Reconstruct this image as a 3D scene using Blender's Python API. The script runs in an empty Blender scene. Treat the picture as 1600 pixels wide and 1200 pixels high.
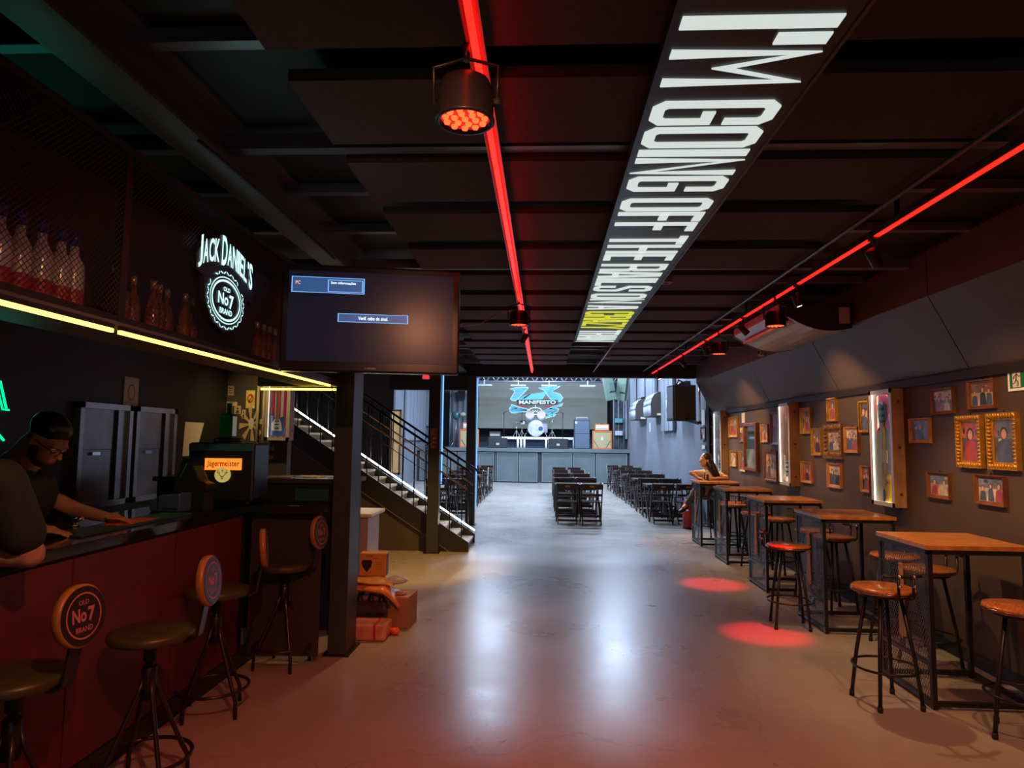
import bpy, bmesh, math, random
from mathutils import Vector, Matrix, Euler
random.seed(7)
PI = math.pi
scene = bpy.context.scene
C = scene.collection

# ------------------------------------------------------------------ camera
F = 1040.0; VX, VY = 850.0, 687.0; ROLL = 0.012; CAM_H = 1.68
_y = Vector(((VX-800)/F, (VY-600)/F, 1)).normalized()
_v = Vector((1, ROLL, 0)); _x = (_v - _v.dot(_y)*_y).normalized()
_z = _x.cross(_y)
cam = bpy.data.cameras.new('camera'); cam.sensor_fit = 'HORIZONTAL'; cam.sensor_width = 36
cam.lens = 36*F/1600; cam.clip_start = 0.05; cam.clip_end = 200
camo = bpy.data.objects.new('camera', cam); C.objects.link(camo)
camo.matrix_world = Matrix(((_x[0], -_x[1], -_x[2], 0), (_y[0], -_y[1], -_y[2], 0), (_z[0], -_z[1], -_z[2], CAM_H), (0, 0, 0, 1)))
scene.camera = camo
def on(px, py, X=None, Y=None, Z=None):
    """point of the place seen at a pixel of the photo, on a plane x=, y= or z= const"""
    d = Vector(((px-800)/F, (py-600)/F, 1)); r = Vector((d.dot(_x), d.dot(_y), d.dot(_z)))
    t = (Z-CAM_H)/r.z if Z is not None else (X/r.x if X is not None else Y/r.y)
    r = r*t; r.z += CAM_H
    return r

# ------------------------------------------------------------------ world, exposure, large lights
w = bpy.data.worlds.new('world'); scene.world = w; w.use_nodes = True
w.node_tree.nodes['Background'].inputs[0].default_value = (0.55, 0.62, 0.75, 1)
w.node_tree.nodes['Background'].inputs[1].default_value = 0.15
vs = scene.view_settings
vs.view_transform = 'Standard'; vs.look = 'None'; vs.gamma = 1; vs.exposure = 0.0; vs.use_curve_mapping = False
scene.cycles.max_bounces = 6; scene.cycles.diffuse_bounces = 3; scene.cycles.glossy_bounces = 2; scene.cycles.transmission_bounces = 6; scene.cycles.sample_clamp_indirect = 6

def area(name, loc, target, sx, sy, power, col, spread=None):
    l = bpy.data.lights.new(name, 'AREA'); l.shape = 'RECTANGLE'; l.size = sx; l.size_y = sy; l.energy = power; l.color = col
    if spread: l.spread = spread
    o = bpy.data.objects.new(name, l); C.objects.link(o); o.location = loc
    o.rotation_euler = (Vector(target)-Vector(loc)).to_track_quat('-Z', 'Y').to_euler()
    return o
def spot(name, loc, target, power, col, angle=60, blend=0.5, radius=0.04, parent=None):
    l = bpy.data.lights.new(name, 'SPOT'); l.energy = power; l.color = col; l.spot_size = math.radians(angle); l.spot_blend = blend; l.shadow_soft_size = radius
    o = bpy.data.objects.new(name, l); C.objects.link(o)
    q = (Vector(target)-Vector(loc)).to_track_quat('-Z', 'Y')
    if parent:
        o.parent = parent; o.location = Vector(loc)-parent.location
    else:
        o.location = loc
    o.rotation_euler = q.to_euler()
    return o
COOL = (0.56, 0.74, 1.0); WARM = (1.0, 0.58, 0.24)
# hall house lights (hung under the high roof of the concert hall)
FLOODS = [(-1.7, 16.8, 420), (1.4, 16.8, 420), (-1.75, 21.2, 460), (2.2, 21.2, 460), (-1.2, 24.8, 420), (1.4, 24.8, 420)]
for fx, fy, fp in FLOODS:
    area('hall_light', (fx, fy, 5.28), (fx, fy+(0 if fy < 24 else 3.0), 0), 1.0, 0.55, fp, COOL)
# daylight from the street door behind the camera
area('street_daylight', (0.8, -3.6, 1.5), (0.8, 5, 1.0), 3.2, 2.4, 7, (0.80, 0.85, 1.0))

# ------------------------------------------------------------------ materials
MATS = {}
def M(name, col=(0.5, 0.5, 0.5), rough=0.5, metal=0.0, emit=None, es=0.0, noise=0.0, nscale=8.0, bump=0.0, trans=0.0, spec=0.5, coat=0.0, stretch=None, ior=1.45):
    if name in MATS: return MATS[name]
    m = bpy.data.materials.new(name); m.use_nodes = True; nt = m.node_tree; b = nt.nodes['Principled BSDF']
    b.inputs['Base Color'].default_value = (*col, 1); b.inputs['Roughness'].default_value = rough; b.inputs['Metallic'].default_value = metal
    b.inputs['Specular IOR Level'].default_value = spec; b.inputs['Coat Weight'].default_value = coat; b.inputs['IOR'].default_value = ior
    b.inputs['Transmission Weight'].default_value = trans
    if emit:
        b.inputs['Emission Color'].default_value = (*emit, 1); b.inputs['Emission Strength'].default_value = es
    if noise or bump:
        tc = nt.nodes.new('ShaderNodeTexCoord'); mp = nt.nodes.new('ShaderNodeMapping'); n = nt.nodes.new('ShaderNodeTexNoise')
        nt.links.new(tc.outputs['Object'], mp.inputs['Vector']); nt.links.new(mp.outputs[0], n.inputs['Vector'])
        n.inputs['Scale'].default_value = nscale; n.inputs['Detail'].default_value = 5
        if stretch: mp.inputs['Scale'].default_value = stretch
        if noise:
            r = nt.nodes.new('ShaderNodeValToRGB')
            r.color_ramp.elements[0].position = 0.3; r.color_ramp.elements[1].position = 0.7
            r.color_ramp.elements[0].color = (*[c*(1-noise) for c in col], 1); r.color_ramp.elements[1].color = (*[min(1, c*(1+noise)) for c in col], 1)
            nt.links.new(n.outputs[0], r.inputs[0]); nt.links.new(r.outputs[0], b.inputs['Base Color'])
        if bump:
            bp = nt.nodes.new('ShaderNodeBump'); bp.inputs['Strength'].default_value = bump; bp.inputs['Distance'].default_value = 0.01
            nt.links.new(n.outputs[0], bp.inputs['Height']); nt.links.new(bp.outputs[0], b.inputs['Normal'])
    MATS[name] = m
    return m
def E_(name, col, s, base=(0.02, 0.02, 0.02)):
    return M(name, base, 0.4, emit=col, es=s)
black = M('black_paint', (0.012, 0.012, 0.013), 0.45, noise=0.2)
blacksteel = M('black_steel', (0.018, 0.018, 0.02), 0.35, metal=0.3, noise=0.2, nscale=30)
chrome = M('chrome', (0.75, 0.75, 0.78), 0.15, metal=1)
steel = M('brushed_steel', (0.42, 0.41, 0.40), 0.32, metal=0.9, noise=0.15, nscale=20, stretch=(1, 1, 8))
wood = M('varnished_wood', (0.42, 0.17, 0.045), 0.30, noise=0.35, nscale=6, stretch=(2, 14, 2), coat=0.3)
seatwood = M('seat_wood', (0.40, 0.13, 0.035), 0.25, noise=0.35, nscale=7, stretch=(12, 2, 2), coat=0.4)
darkwood = M('dark_wood', (0.028, 0.014, 0.010), 0.35, noise=0.3, nscale=12, stretch=(2, 2, 10))
gold = M('gilded_wood', (0.55, 0.30, 0.05), 0.35, metal=0.55, noise=0.25, nscale=25)
brownframe = M('brown_frame_wood', (0.16, 0.06, 0.03), 0.35, noise=0.3, nscale=15)
honeyframe = M('honey_frame_wood', (0.40, 0.18, 0.06), 0.35, noise=0.3, nscale=15)
white = M('white_plastic', (0.75, 0.74, 0.72), 0.4)
paper = M('paper', (0.70, 0.66, 0.56), 0.6)
rubber = M('black_rubber', (0.01, 0.01, 0.01), 0.7)
redled = E_('red_led', (1.0, 0.004, 0.002), 9)
yelled = E_('yellow_led', (1.0, 0.64, 0.08), 5)
whtled = E_('warm_white_led', (1.0, 0.88, 0.68), 12)

# ------------------------------------------------------------------ mesh helpers
class B:
    def __init__(s): s.bm = bmesh.new(); s.mi = 0
    def _f(s, vs, sm=False):
        try:
            f = s.bm.faces.new(vs); f.material_index = s.mi; f.smooth = sm; return f
        except ValueError: return None
    def box(s, x0, y0, z0, x1, y1, z1, mat=None):
        P = [Vector(p) for p in ((x0, y0, z0), (x1, y0, z0), (x1, y1, z0), (x0, y1, z0), (x0, y0, z1), (x1, y0, z1), (x1, y1, z1), (x0, y1, z1))]
        if mat: P = [mat @ p for p in P]
        v = [s.bm.verts.new(p) for p in P]
        for q in ((0, 3, 2, 1), (4, 5, 6, 7), (0, 1, 5, 4), (1, 2, 6, 5), (2, 3, 7, 6), (3, 0, 4, 7)): s._f([v[i] for i in q])
        return s
    def cb(s, c, d, rot=None):
        m = Matrix.Translation(Vector(c))
        if rot: m = m @ Euler(rot).to_matrix().to_4x4()
        return s.box(-d[0]/2, -d[1]/2, -d[2]/2, d[0]/2, d[1]/2, d[2]/2, m)
    def bar(s, p0, p1, w, h, up=(0, 0, 1)):
        p0 = Vector(p0); p1 = Vector(p1); d = (p1-p0); L = d.length; d.normalize(); up = Vector(up)
        if abs(d.dot(up)) > 0.98: up = Vector((1, 0, 0))
        sx = d.cross(up).normalized(); uz = sx.cross(d)
        m = Matrix(((sx.x, d.x, uz.x, p0.x), (sx.y, d.y, uz.y, p0.y), (sx.z, d.z, uz.z, p0.z), (0, 0, 0, 1)))
        return s.box(-w/2, 0, -h/2, w/2, L, h/2, m)
    def tube(s, pts, r, n=8, cap=True, closed=False):
        pts = [Vector(p) for p in pts]; rs = r if isinstance(r, (list, tuple)) else [r]*len(pts)
        rings = []; pu = None
        N = len(pts)
        for i, p in enumerate(pts):
            if closed: d = pts[(i+1) % N]-pts[i-1]
            else: d = pts[min(i+1, N-1)]-pts[max(i-1, 0)]
            d.normalize()
            if pu is None:
                u = d.orthogonal().normalized()
                if abs(d.z) < 0.9: u = (Vector((0, 0, 1))-d*d.z).normalized()
            else:
                u = (pu-d*pu.dot(d)).normalized()
            pu = u; v = d.cross(u)
            rings.append([s.bm.verts.new(p+(u*math.cos(a)+v*math.sin(a))*rs[i]) for a in [2*PI*k/n for k in range(n)]])
        R = range(N if closed else N-1)
        for i in R:
            a, b = rings[i], rings[(i+1) % N]
            for k in range(n): s._f([a[k], a[(k+1) % n], b[(k+1) % n], b[k]], True)
        if cap and not closed:
            s._f(list(reversed(rings[0]))); s._f(rings[-1])
        return s
    def cyl(s, p0, p1, r, n=16): return s.tube([p0, p1], r, n)
    def lathe(s, prof, c=(0, 0, 0), n=24, mat=None, smooth=True):
        rings = []
        for r, z in prof:
            ring = []
            for k in range(n):
                a = 2*PI*k/n; p = Vector((r*math.cos(a), r*math.sin(a), z))
                if mat: p = mat @ p
                ring.append(s.bm.verts.new(p+Vector(c)))
            rings.append(ring)
        for a, b in zip(rings, rings[1:]):
            for k in range(n): s._f([a[k], a[(k+1) % n], b[(k+1) % n], b[k]], smooth)
        s._f(list(reversed(rings[0]))); s._f(rings[-1])
        return s
    def sphere(s, c, r, n=12, m=8, mat=None):
        if not isinstance(r, (tuple, list)): r = (r, r, r)
        T = Matrix.Translation(Vector(c)) @ (mat.to_4x4() if mat else Matrix()) @ Matrix.Diagonal((*r, 1))
        prof = [(max(1e-4, math.sin(PI*i/m)), -math.cos(PI*i/m)) for i in range(m+1)]
        return s.lathe(prof, (0, 0, 0), n, T)
    def prism(s, poly, fn, t0, t1, smooth=False):
        """poly: 2d outline (ccw); fn(u,v,t)->point ; extrude t0..t1"""
        a = [s.bm.verts.new(fn(u, v, t0)) for u, v in poly]; b = [s.bm.verts.new(fn(u, v, t1)) for u, v in poly]
        s._f(list(reversed(a))); s._f(b); n = len(poly)
        for i in range(n): s._f([a[i], a[(i+1) % n], b[(i+1) % n], b[i]], smooth)
        return s
    def quad(s, *pts): s._f([s.bm.verts.new(Vector(p)) for p in pts]); return s
    def poly(s, pts): return s.quad(*pts)
    def addmesh(s, me, mat):
        idx = [s.bm.verts.new(mat @ v.co) for v in me.vertices]
        for p in me.polygons: s._f([idx[i] for i in p.vertices])
        return s
    def build(s, name, mats, parent=None, bevel=0, smooth=None, fix=True, seg=2):
        if fix: bmesh.ops.recalc_face_normals(s.bm, faces=s.bm.faces[:])
        me = bpy.data.meshes.new(name); s.bm.to_mesh(me); s.bm.free()
        for m in (mats if isinstance(mats, (list, tuple)) else [mats]): me.materials.append(m)
        if smooth is not None:
            for p in me.polygons: p.use_smooth = smooth
        o = bpy.data.objects.new(name, me); C.objects.link(o)
        if parent: o.parent = parent
        if bevel:
            md = o.modifiers.new('bevel', 'BEVEL'); md.width = bevel; md.segments = seg; md.limit_method = 'ANGLE'
        return o
def tag(o, label, cat, group=None):
    o['label'] = label; o['category'] = cat
    if group: o['group'] = group
    return o
def thing(name, label, cat, loc=(0, 0, 0), rotz=0, group=None):
    o = bpy.data.objects.new(name, None); C.objects.link(o); o.location = loc; o.rotation_euler = (0, 0, rotz); o.empty_display_size = 0.1
    return tag(o, label, cat, group)
def struct(o, kind='structure'):
    o['kind'] = kind; return o
def copy_tree(o, parent=None):
    c = o.copy(); C.objects.link(c)
    if parent: c.parent = parent
    for ch in o.children: copy_tree(ch, c)
    return c
def dup(root, loc, rotz, label):
    r = copy_tree(root); r.location = loc; r.rotation_euler = (0, 0, rotz); r['label'] = label
    return r
def bx(name, m, parent, *a, bevel=0):
    return B().box(*a).build(name, m, parent, bevel)
_TXT = {}
def text_mesh(txt, offset=0.0):
    k = (txt, offset)
    if k in _TXT: return _TXT[k]
    cu = bpy.data.curves.new('t', 'FONT'); cu.body = txt; cu.size = 1; cu.offset = offset; cu.resolution_u = 3; cu.fill_mode = 'FRONT'
    o = bpy.data.objects.new('t', cu); C.objects.link(o)
    bpy.context.view_layer.update()
    me = bpy.data.meshes.new_from_object(o.evaluated_get(bpy.context.evaluated_depsgraph_get()))
    bpy.data.objects.remove(o); _TXT[k] = me
    return me
def text_fit(b, txt, fn, u0, v0, u1, v1, offset=0.0):
    """lay flat lettering into the box u0..u1 x v0..v1 of a surface given by fn(u,v)"""
    me = text_mesh(txt, offset)
    xs = [v.co.x for v in me.vertices]; ys = [v.co.y for v in me.vertices]
    ax, ay = min(xs), min(ys); sx = max(1e-5, max(xs)-ax); sy = max(1e-5, max(ys)-ay)
    idx = [b.bm.verts.new(fn(u0+(v.co.x-ax)/sx*(u1-u0), v0+(v.co.y-ay)/sy*(v1-v0))) for v in me.vertices]
    for p in me.polygons: b._f([idx[i] for i in p.vertices])
def stroke(b, pts, wd, fn, closed=False):
    """flat stroke of width wd along 2d points on the surface fn(u,v)"""
    P = [Vector((p[0], p[1])) for p in pts]; n = len(P)
    L = []; R = []
    for i in range(n):
        if closed: d0 = (P[i]-P[i-1]).normalized(); d1 = (P[(i+1) % n]-P[i]).normalized()
        else:
            d0 = (P[i]-P[i-1]).normalized() if i else (P[1]-P[0]).normalized()
            d1 = (P[i+1]-P[i]).normalized() if i < n-1 else d0
        nn = Vector((-(d0+d1).y, (d0+d1).x))
        if nn.length < 1e-4: nn = Vector((-d0.y, d0.x))
        nn.normalize(); k = max(0.75, nn.dot(Vector((-d0.y, d0.x))))
        o = nn*(wd/2/k); L.append(b.bm.verts.new(fn(*(P[i]+o)))); R.append(b.bm.verts.new(fn(*(P[i]-o))))
    for i in range(n if closed else n-1):
        j = (i+1) % n; b._f([R[i], R[j], L[j], L[i]])
def ell(cx, cy, rx, ry, n=24, a0=0, a1=2*PI):
    full = abs(a1-a0-2*PI) < 1e-6
    return [(cx+rx*math.cos(a0+(a1-a0)*k/(n if full else n-1)), cy+ry*math.sin(a0+(a1-a0)*k/(n if full else n-1))) for k in range(n)]

# ------------------------------------------------------------------ the setting
XW = 3.30      # right wall
YE = 13.4      # end of the low front room
def floor_material():
    m = bpy.data.materials.new('polished_concrete'); m.use_nodes = True; nt = m.node_tree; b = nt.nodes['Principled BSDF']
    N = nt.nodes.new; Lk = nt.links.new
    tc = N('ShaderNodeTexCoord')
    n1 = N('ShaderNodeTexNoise'); n1.inputs['Scale'].default_value = 0.7; n1.inputs['Detail'].default_value = 8; n1.inputs['Roughness'].default_value = 0.62
    n2 = N('ShaderNodeTexNoise'); n2.inputs['Scale'].default_value = 9; n2.inputs['Detail'].default_value = 6
    for n in (n1, n2): Lk(tc.outputs['Object'], n.inputs['Vector'])
    r1 = N('ShaderNodeValToRGB'); r1.color_ramp.elements[0].position = .12; r1.color_ramp.elements[1].position = .9
    r1.color_ramp.elements[0].color = (0.27, 0.235, 0.21, 1); r1.color_ramp.elements[1].color = (0.42, 0.37, 0.33, 1)
    Lk(n1.outputs[0], r1.inputs[0])
    mix = N('ShaderNodeMix'); mix.data_type = 'RGBA'; mix.blend_type = 'MULTIPLY'; mix.inputs[0].default_value = 0.35
    r2 = N('ShaderNodeValToRGB'); r2.color_ramp.elements[0].position = .2; r2.color_ramp.elements[0].color = (.6, .6, .6, 1); r2.color_ramp.elements[1].position = .8
    Lk(n2.outputs[0], r2.inputs[0]); Lk(r1.outputs[0], mix.inputs[6]); Lk(r2.outputs[0], mix.inputs[7])
    # hairline cracks
    nw = N('ShaderNodeTexNoise'); nw.inputs['Scale'].default_value = 1.6; nw.inputs['Detail'].default_value = 6; Lk(tc.outputs['Object'], nw.inputs['Vector'])
    ad = N('ShaderNodeMix'); ad.data_type = 'RGBA'; ad.blend_type = 'ADD'; ad.inputs[0].default_value = 0.9
    Lk(tc.outputs['Object'], ad.inputs[6]); Lk(nw.outputs['Color'], ad.inputs[7])
    vo = N('ShaderNodeTexVoronoi'); vo.feature = 'DISTANCE_TO_EDGE'; vo.inputs['Scale'].default_value = 0.42; Lk(ad.outputs[2], vo.inputs['Vector'])
    cr = N('ShaderNodeValToRGB'); cr.color_ramp.elements[0].color = (.35, .35, .35, 1); cr.color_ramp.elements[1].position = 0.004
    Lk(vo.outputs['Distance'], cr.inputs[0])
    mx = N('ShaderNodeMix'); mx.data_type = 'RGBA'; mx.blend_type = 'MULTIPLY'; mx.inputs[0].default_value = .35
    Lk(mix.outputs[2], mx.inputs[6]); Lk(cr.outputs[0], mx.inputs[7]); Lk(mx.outputs[2], b.inputs['Base Color'])
    rr = N('ShaderNodeMapRange'); rr.inputs['From Min'].default_value = .3; rr.inputs['From Max'].default_value = .7; rr.inputs['To Min'].default_value = .24; rr.inputs['To Max'].default_value = .36
    Lk(n1.outputs[0], rr.inputs['Value']); Lk(rr.outputs[0], b.inputs['Roughness'])
    bp = N('ShaderNodeBump'); bp.inputs['Strength'].default_value = .06; bp.inputs['Distance'].default_value = .02; Lk(n2.outputs[0], bp.inputs['Height']); Lk(bp.outputs[0], b.inputs['Normal'])
    b.inputs['Specular IOR Level'].default_value = .6
    return m
wallpaint = M('dark_brown_wall_paint', (0.080, 0.055, 0.044), 0.5, noise=0.12, nscale=2, bump=0.05)
hallpaint = M('grey_hall_paint', (0.17, 0.18, 0.215), 0.55, noise=0.12, nscale=1.2, bump=0.06)
deckpaint = M('dark_ceiling_paint', (0.010, 0.009, 0.010), 0.6, noise=0.2)
panelfelt = M('dark_acoustic_felt', (0.060, 0.032, 0.032), 0.85, noise=0.15, nscale=40)
purlinm = M('grey_purlin_steel', (0.15, 0.135, 0.15), 0.4, metal=0.5)

fl = struct(bx('floor', floor_material(), None, -7, -4, -0.15, 3.5, 31.3, 0))
struct(bx('wall_right', wallpaint, None, XW, -4, 0, XW+.2, YE, 3.25))
struct(bx('wall_right_hall', hallpaint, None, XW+.02, YE, 0, XW+.22, 31.3, 5.9))
struct(bx('wall_left', M('bar_wall_paint', (0.020, 0.020, 0.022), 0.5), None, -4.1, -4, 0, -3.9, 8.0, 3.25))
struct(bx('wall_left_hall', hallpaint, None, -5.2, YE, 0, -5.0, 31.3, 5.9))
struct(bx('wall_back_hall', M('stage_back_paint', (0.03, 0.035, 0.045), 0.6), None, -5.2, 31.1, 0, XW+.22, 31.3, 5.9))
struct(bx('wall_stair_end', M('stair_wall_paint', (0.055, 0.050, 0.058), 0.6, noise=.15, nscale=1.5), None, -7, YE, 0, -3.06, YE+.15, 5.9))
struct(bx('wall_hall_header', black, None, -3.06, YE+.05, 3.05, XW+.02, YE+.2, 5.9))
struct(bx('ceiling_hall', M('hall_roof_paint', (0.03, 0.03, 0.035), 0.6), None, -5.2, YE, 5.9, XW+.22, 31.3, 6.0))
# front wall behind the camera with the open street door
b = B(); b.box(-4.1, -4.15, 0, -0.9, -4, 3.25); b.box(2.5, -4.15, 0, XW+.2, -4, 3.25); b.box(-.9, -4.15, 2.8, 2.5, -4, 3.25)
struct(b.build('wall_front', wallpaint))
# ceiling deck with ribs, purlins, felt panels
ceil = struct(bx('ceiling', deckpaint, None, -7, -4, 3.26, XW+.2, YE+.05, 3.36))
for k in range(6):
    y = 3.17+2.34*(k-1)
    if y > 13: break
    bx('purlin', purlinm, ceil, -3.9, y, 3.12, 3.0, y+.075, 3.2)
k = 0
for y in [3.95+.785*i for i in range(-4, 12)]:
    if abs(((y-3.17) / 2.34) - round((y-3.17)/2.34)) < .12: continue
    bx('purlin', purlinm, ceil, -3.9, y, 3.19, 3.0, y+.06, 3.25)
cp = {}
for col, (xa, xb) in enumerate(((-1.03, .40), (.97, 2.03))):
    for i in range(-4, 13):
        y = 3.28+.785*i
        if y+.58 > 13.2: break
        xa2 = xa-.15 if (col == 0 and y > 9) else xa
        bx('ceiling_panel', panelfelt, ceil, xa2, y, 3.09, xb, y+.57, 3.14)
bx('end_beam', black, ceil, -3.06, YE-.12, 2.93, 3.0, YE+.05, 3.26)
# big steel beam
b = B(); b.box(-1.72, -4, 3.0, -1.54, YE-.12, 3.02); b.box(-1.64, -4, 3.02, -1.62, YE-.12, 3.24); b.box(-1.72, -4, 3.24, -1.54, YE-.12, 3.26)
bm_ = struct(b.build('steel_beam', M('grey_steel_paint', (0.13, 0.135, 0.14), 0.4, metal=.3)))
B().tube([(-1.55+.01*math.sin(t*2), 2.8+t, 2.992) for t in [i*.15 for i in range(14)]], .008, 6).build('cable', rubber, bm_)
# sloped soffit on the right
sof = struct(bx('soffit', black, None, 3.03, -4, 2.84, XW, YE-.1, 3.26))
pm = M('soffit_board', (0.085, 0.056, 0.045), 0.42, noise=.1, nscale=1.5)
ys = [-4, -1.6, .7, 3.0, 5.3, 7.6, 9.9, 12.2, YE-.1]
for a, c in zip(ys, ys[1:]):
    b = B(); b.prism([(XW-.002, 2.26), (XW-.002, 2.84), (3.0, 2.84)], lambda u, v, t: (u, t, v), a+.006, c-.006)
    b.build('slope_board', pm, sof); bx('fascia_board', pm, sof, 3.0, a+.006, 2.842, 3.028, c-.006, 3.2)
struct(bx('trim_1', black, None, XW-.03, -4, 2.19, XW, YE-.1, 2.258))
struct(bx('trim_2', black, None, XW-.06, YE-.1, 0, XW+.02, YE+.12, 3.25))
struct(bx('baseboard_right', black, None, XW-.015, -4, 0, XW, YE-.1, .1))

# wall with stickers at the end of the bar
struct(bx('wall_bar_end', M('sticker_wall_paint', (0.075, 0.065, 0.06), 0.5, noise=.2, nscale=3), None, -3.9, 8.0, 0, -3.12, 8.12, 3.2))

# columns
colm = M('column_paint', (0.042, 0.040, 0.042), 0.4, metal=.2, noise=.1)
def column(name, x0, x1, y0, y1, z1):
    o = B().box(x0, y0, 0, x1, y1, z1).build(name, colm, None, bevel=.006); struct(o)
    B().box(x0-.03, y0-.03, 0, x1+.03, y1+.03, .012).build('base_plate', blacksteel, o)
    return o
column('column_1', -1.66, -1.515, 5.22, 5.50, 3.0)
column('column_2', -1.72, -1.55, 9.86, 10.04, 3.0)
column('column_3', -1.53, -1.35, YE-.3, YE-.12, 2.93)
b = B(); b.box(-3.1, YE-.28, 2.64, -1.53, YE-.14, 2.93)
struct(b.build('mezzanine_beam', black))
blueled = E_('blue_led', (0.14, 0.38, 1.0), 2.2)
for x, y, z0, z1, l in ((-1.535, 10.05, 1.0, 2.98, 'blue light strip up the back of the stair column'), (-1.335, YE-.11, .3, 2.9, 'blue light strip up the back of the hall column')):
    t = thing('light_strip', l, 'light strip', (x, y, 0), group='blue column light strips')
    B().box(-.012, -.008, z0, .004, .004, z1).build('led_tape', blueled, t); B().box(-.02, -.012, z0, -.012, .012, z1).build('channel', blacksteel, t)
t = thing('plaque', 'small gold speckled plaque on the stair column', 'plaque', (-1.635, 9.85, 1.68))
B().box(-.05, -.012, -.15, .05, .009, .15).build('backing', M('plaque_gold', (0.30, 0.13, 0.03), 0.3, metal=.5, noise=.8, nscale=40), t)
b = B()
for i in range(5): b.cb((0, -.016, -.12+.06*i), (.035, .006, .028))
b.build('relief', gold, t)

# ------------------------------------------------------------------ the bar
bartop = M('bar_top_granite', (0.010, 0.010, 0.012), 0.08, spec=.7, noise=.3, nscale=60)
barfront = M('bar_front_red_glow', (0.10, 0.011, 0.011), 0.45, noise=.2, nscale=4)  # red glow on the bar front is put into the panel colour
t = thing('bar_counter', 'black glossy topped long bar counter with front panels coloured for the red glow', 'bar counter', (-2.2, 0, 0))
b = B(); b.box(-.62, .4, 1.12, .03, 5.30, 1.17); b.box(.0, 4.86, 1.12, .53, 5.30, 1.17)
b.build('counter_top', bartop, t)
B().box(-.05, .4, .12, 0, 4.9, 1.115).build('front_board', black, t)
for i in range(5):
    B().box(.002, .45+i*.87, .14, .018, .45+i*.87+.86, 1.10).build('front_panel', barfront, t)
B().box(.0, 5.0, .06, .53, 5.04, 1.115).build('end_panel', M('bar_end_panel', (0.035, 0.025, 0.022), .5), t)
B().box(-.05, .4, 0, .004, 5.28, .12).build('plinth', black, t)
B().box(-.60, .4, .1, -.55, 5.28, 1.115).build('back_board', black, t)
# canopy over the bar: shelf for bottles behind a wire mesh
t = thing('bottle_canopy', 'black overhead bottle shelf with wire mesh front above the bar', 'shelf', (-1.63, 0, 2.08))
cd = M('canopy_board', (0.10, 0.095, 0.09), .5)
Y0, Y1 = .6, 5.2
B().box(-.30, Y0, 0, 0, Y1, .03).build('bottom_board', cd, t)
B().box(-.30, Y0, .70, 0, Y1, .73).build('top_board', black, t)
B().box(-.30, Y0, .03, -.285, Y1, .70).build('back_board', M('canopy_back', (0.016, 0.018, 0.022), .5), t)
B().box(-.02, Y0, .03, -.002, Y1, .055).build('front_lip', black, t)
for y in (.62, 2.46, 4.1, 5.17): B().box(-.03, y-.02, .03, 0, y+.02, .70).build('post', black, t)
B().box(-.28, Y1-.02, .03, 0, Y1, .70).build('end_board', black, t)
b = B(); s_ = .024
for i in range(int((5.15-1.7)/s_)+30):
    y = 1.7+i*s_
    for sg in (1, -1):
        ya, yb = (y-.33, y+.33) if sg > 0 else (y+.33, y-.33)
        za, zb = .06, .69
        # clip to the bay
        def cl(yy): return max(1.65, min(5.15, yy))
        k0, k1 = cl(ya), cl(yb)
        if abs(k1-k0) < .03: continue
        z0 = za+(zb-za)*(k0-ya)/(yb-ya); z1 = za+(zb-za)*(k1-ya)/(yb-ya)
        p, q = Vector((-.004+.002*sg, k0, z0)), Vector((-.004+.002*sg, k1, z1)); n = Vector((0, -(q-p).z, (q-p).y)).normalized()*.0016
        b.quad(p-n, q-n, q+n, p+n)
o = b.build('wire_mesh', M('mesh_wire', (0.05, 0.055, 0.06), .45, metal=.6), t, fix=False); o['kind'] = 'stuff'
ls = thing('light_strip', 'long glowing yellow light strip along the bottom edge of the bar canopy', 'light strip', (-1.625, 0, 2.082))
for a, c in ((.6, 2.40), (2.44, 4.95)):
    B().box(-.004, a, -.020, .008, c, -.006).build('led_tape', yelled, ls)
    B().box(-.004, a, -.0055, .010, c, .012).build('channel', blacksteel, ls)
ls = thing('light_strip', 'short yellow light strip across the far end of the bar canopy', 'light strip', (-1.66, 5.24, 2.06))
B().box(-.62, -.005, -.008, 0, .004, .008).build('led_tape', yelled, ls); B().box(-.62, .004, -.01, 0, .008, .012).build('channel', steel, ls)
bx('end_fascia', cd, bpy.data.objects['bottle_canopy'], -.66, 5.2, 0.0, 0.0, 5.235, .18)
b = B(); b.tube([(-1.70, 5.235, 2.20), (-1.69, 5.20, 2.08), (-1.66, 5.19, 1.98), (-1.665, 5.215, 1.90)], .004, 6); tag(b.build('cable', rubber), 'thin black cable dangling beside the bar column under the canopy', 'cable')

# bottles
def bottle(name, label, group, prof, liq, glassm, capm, labm, loc):
    t = thing(name, label, 'bottle', loc, group=group)
    B().lathe(prof['body'], n=14).build('glass', glassm, t)
    B().lathe(prof['cap'], n=12).build('cap', capm, t)
    if prof.get('label'): B().lathe(prof['label'], n=14).build('paper_label', labm, t)
    return t
clear = M('clear_glass', (0.80, 0.86, 0.90), .18, trans=.55, spec=.6)
vp = dict(body=[(.036, 0), (.038, .02), (.038, .17), (.034, .20), (.016, .235), (.014, .27), (.015, .275)], cap=[(.0165, .268), (.0165, .32), (.012, .322)], label=[(.0388, .03), (.0390, .032), (.0390, .10), (.0388, .102)])
bluecap = M('blue_cap', (0.02, 0.03, 0.22), .35); redlab = M('red_label', (0.30, 0.03, 0.04), .5)
vl = ['clear bottle with blue cap at the photo\'s left edge, on the canopy shelf', 'clear blue capped bottle on canopy shelf, second from photo\'s left edge', 'clear blue capped bottle on canopy shelf, third from photo\'s left edge', 'clear blue capped bottle on canopy shelf, fourth from photo\'s left edge', 'clear blue capped bottle nearest the mesh post on the canopy shelf']
first = None
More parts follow.
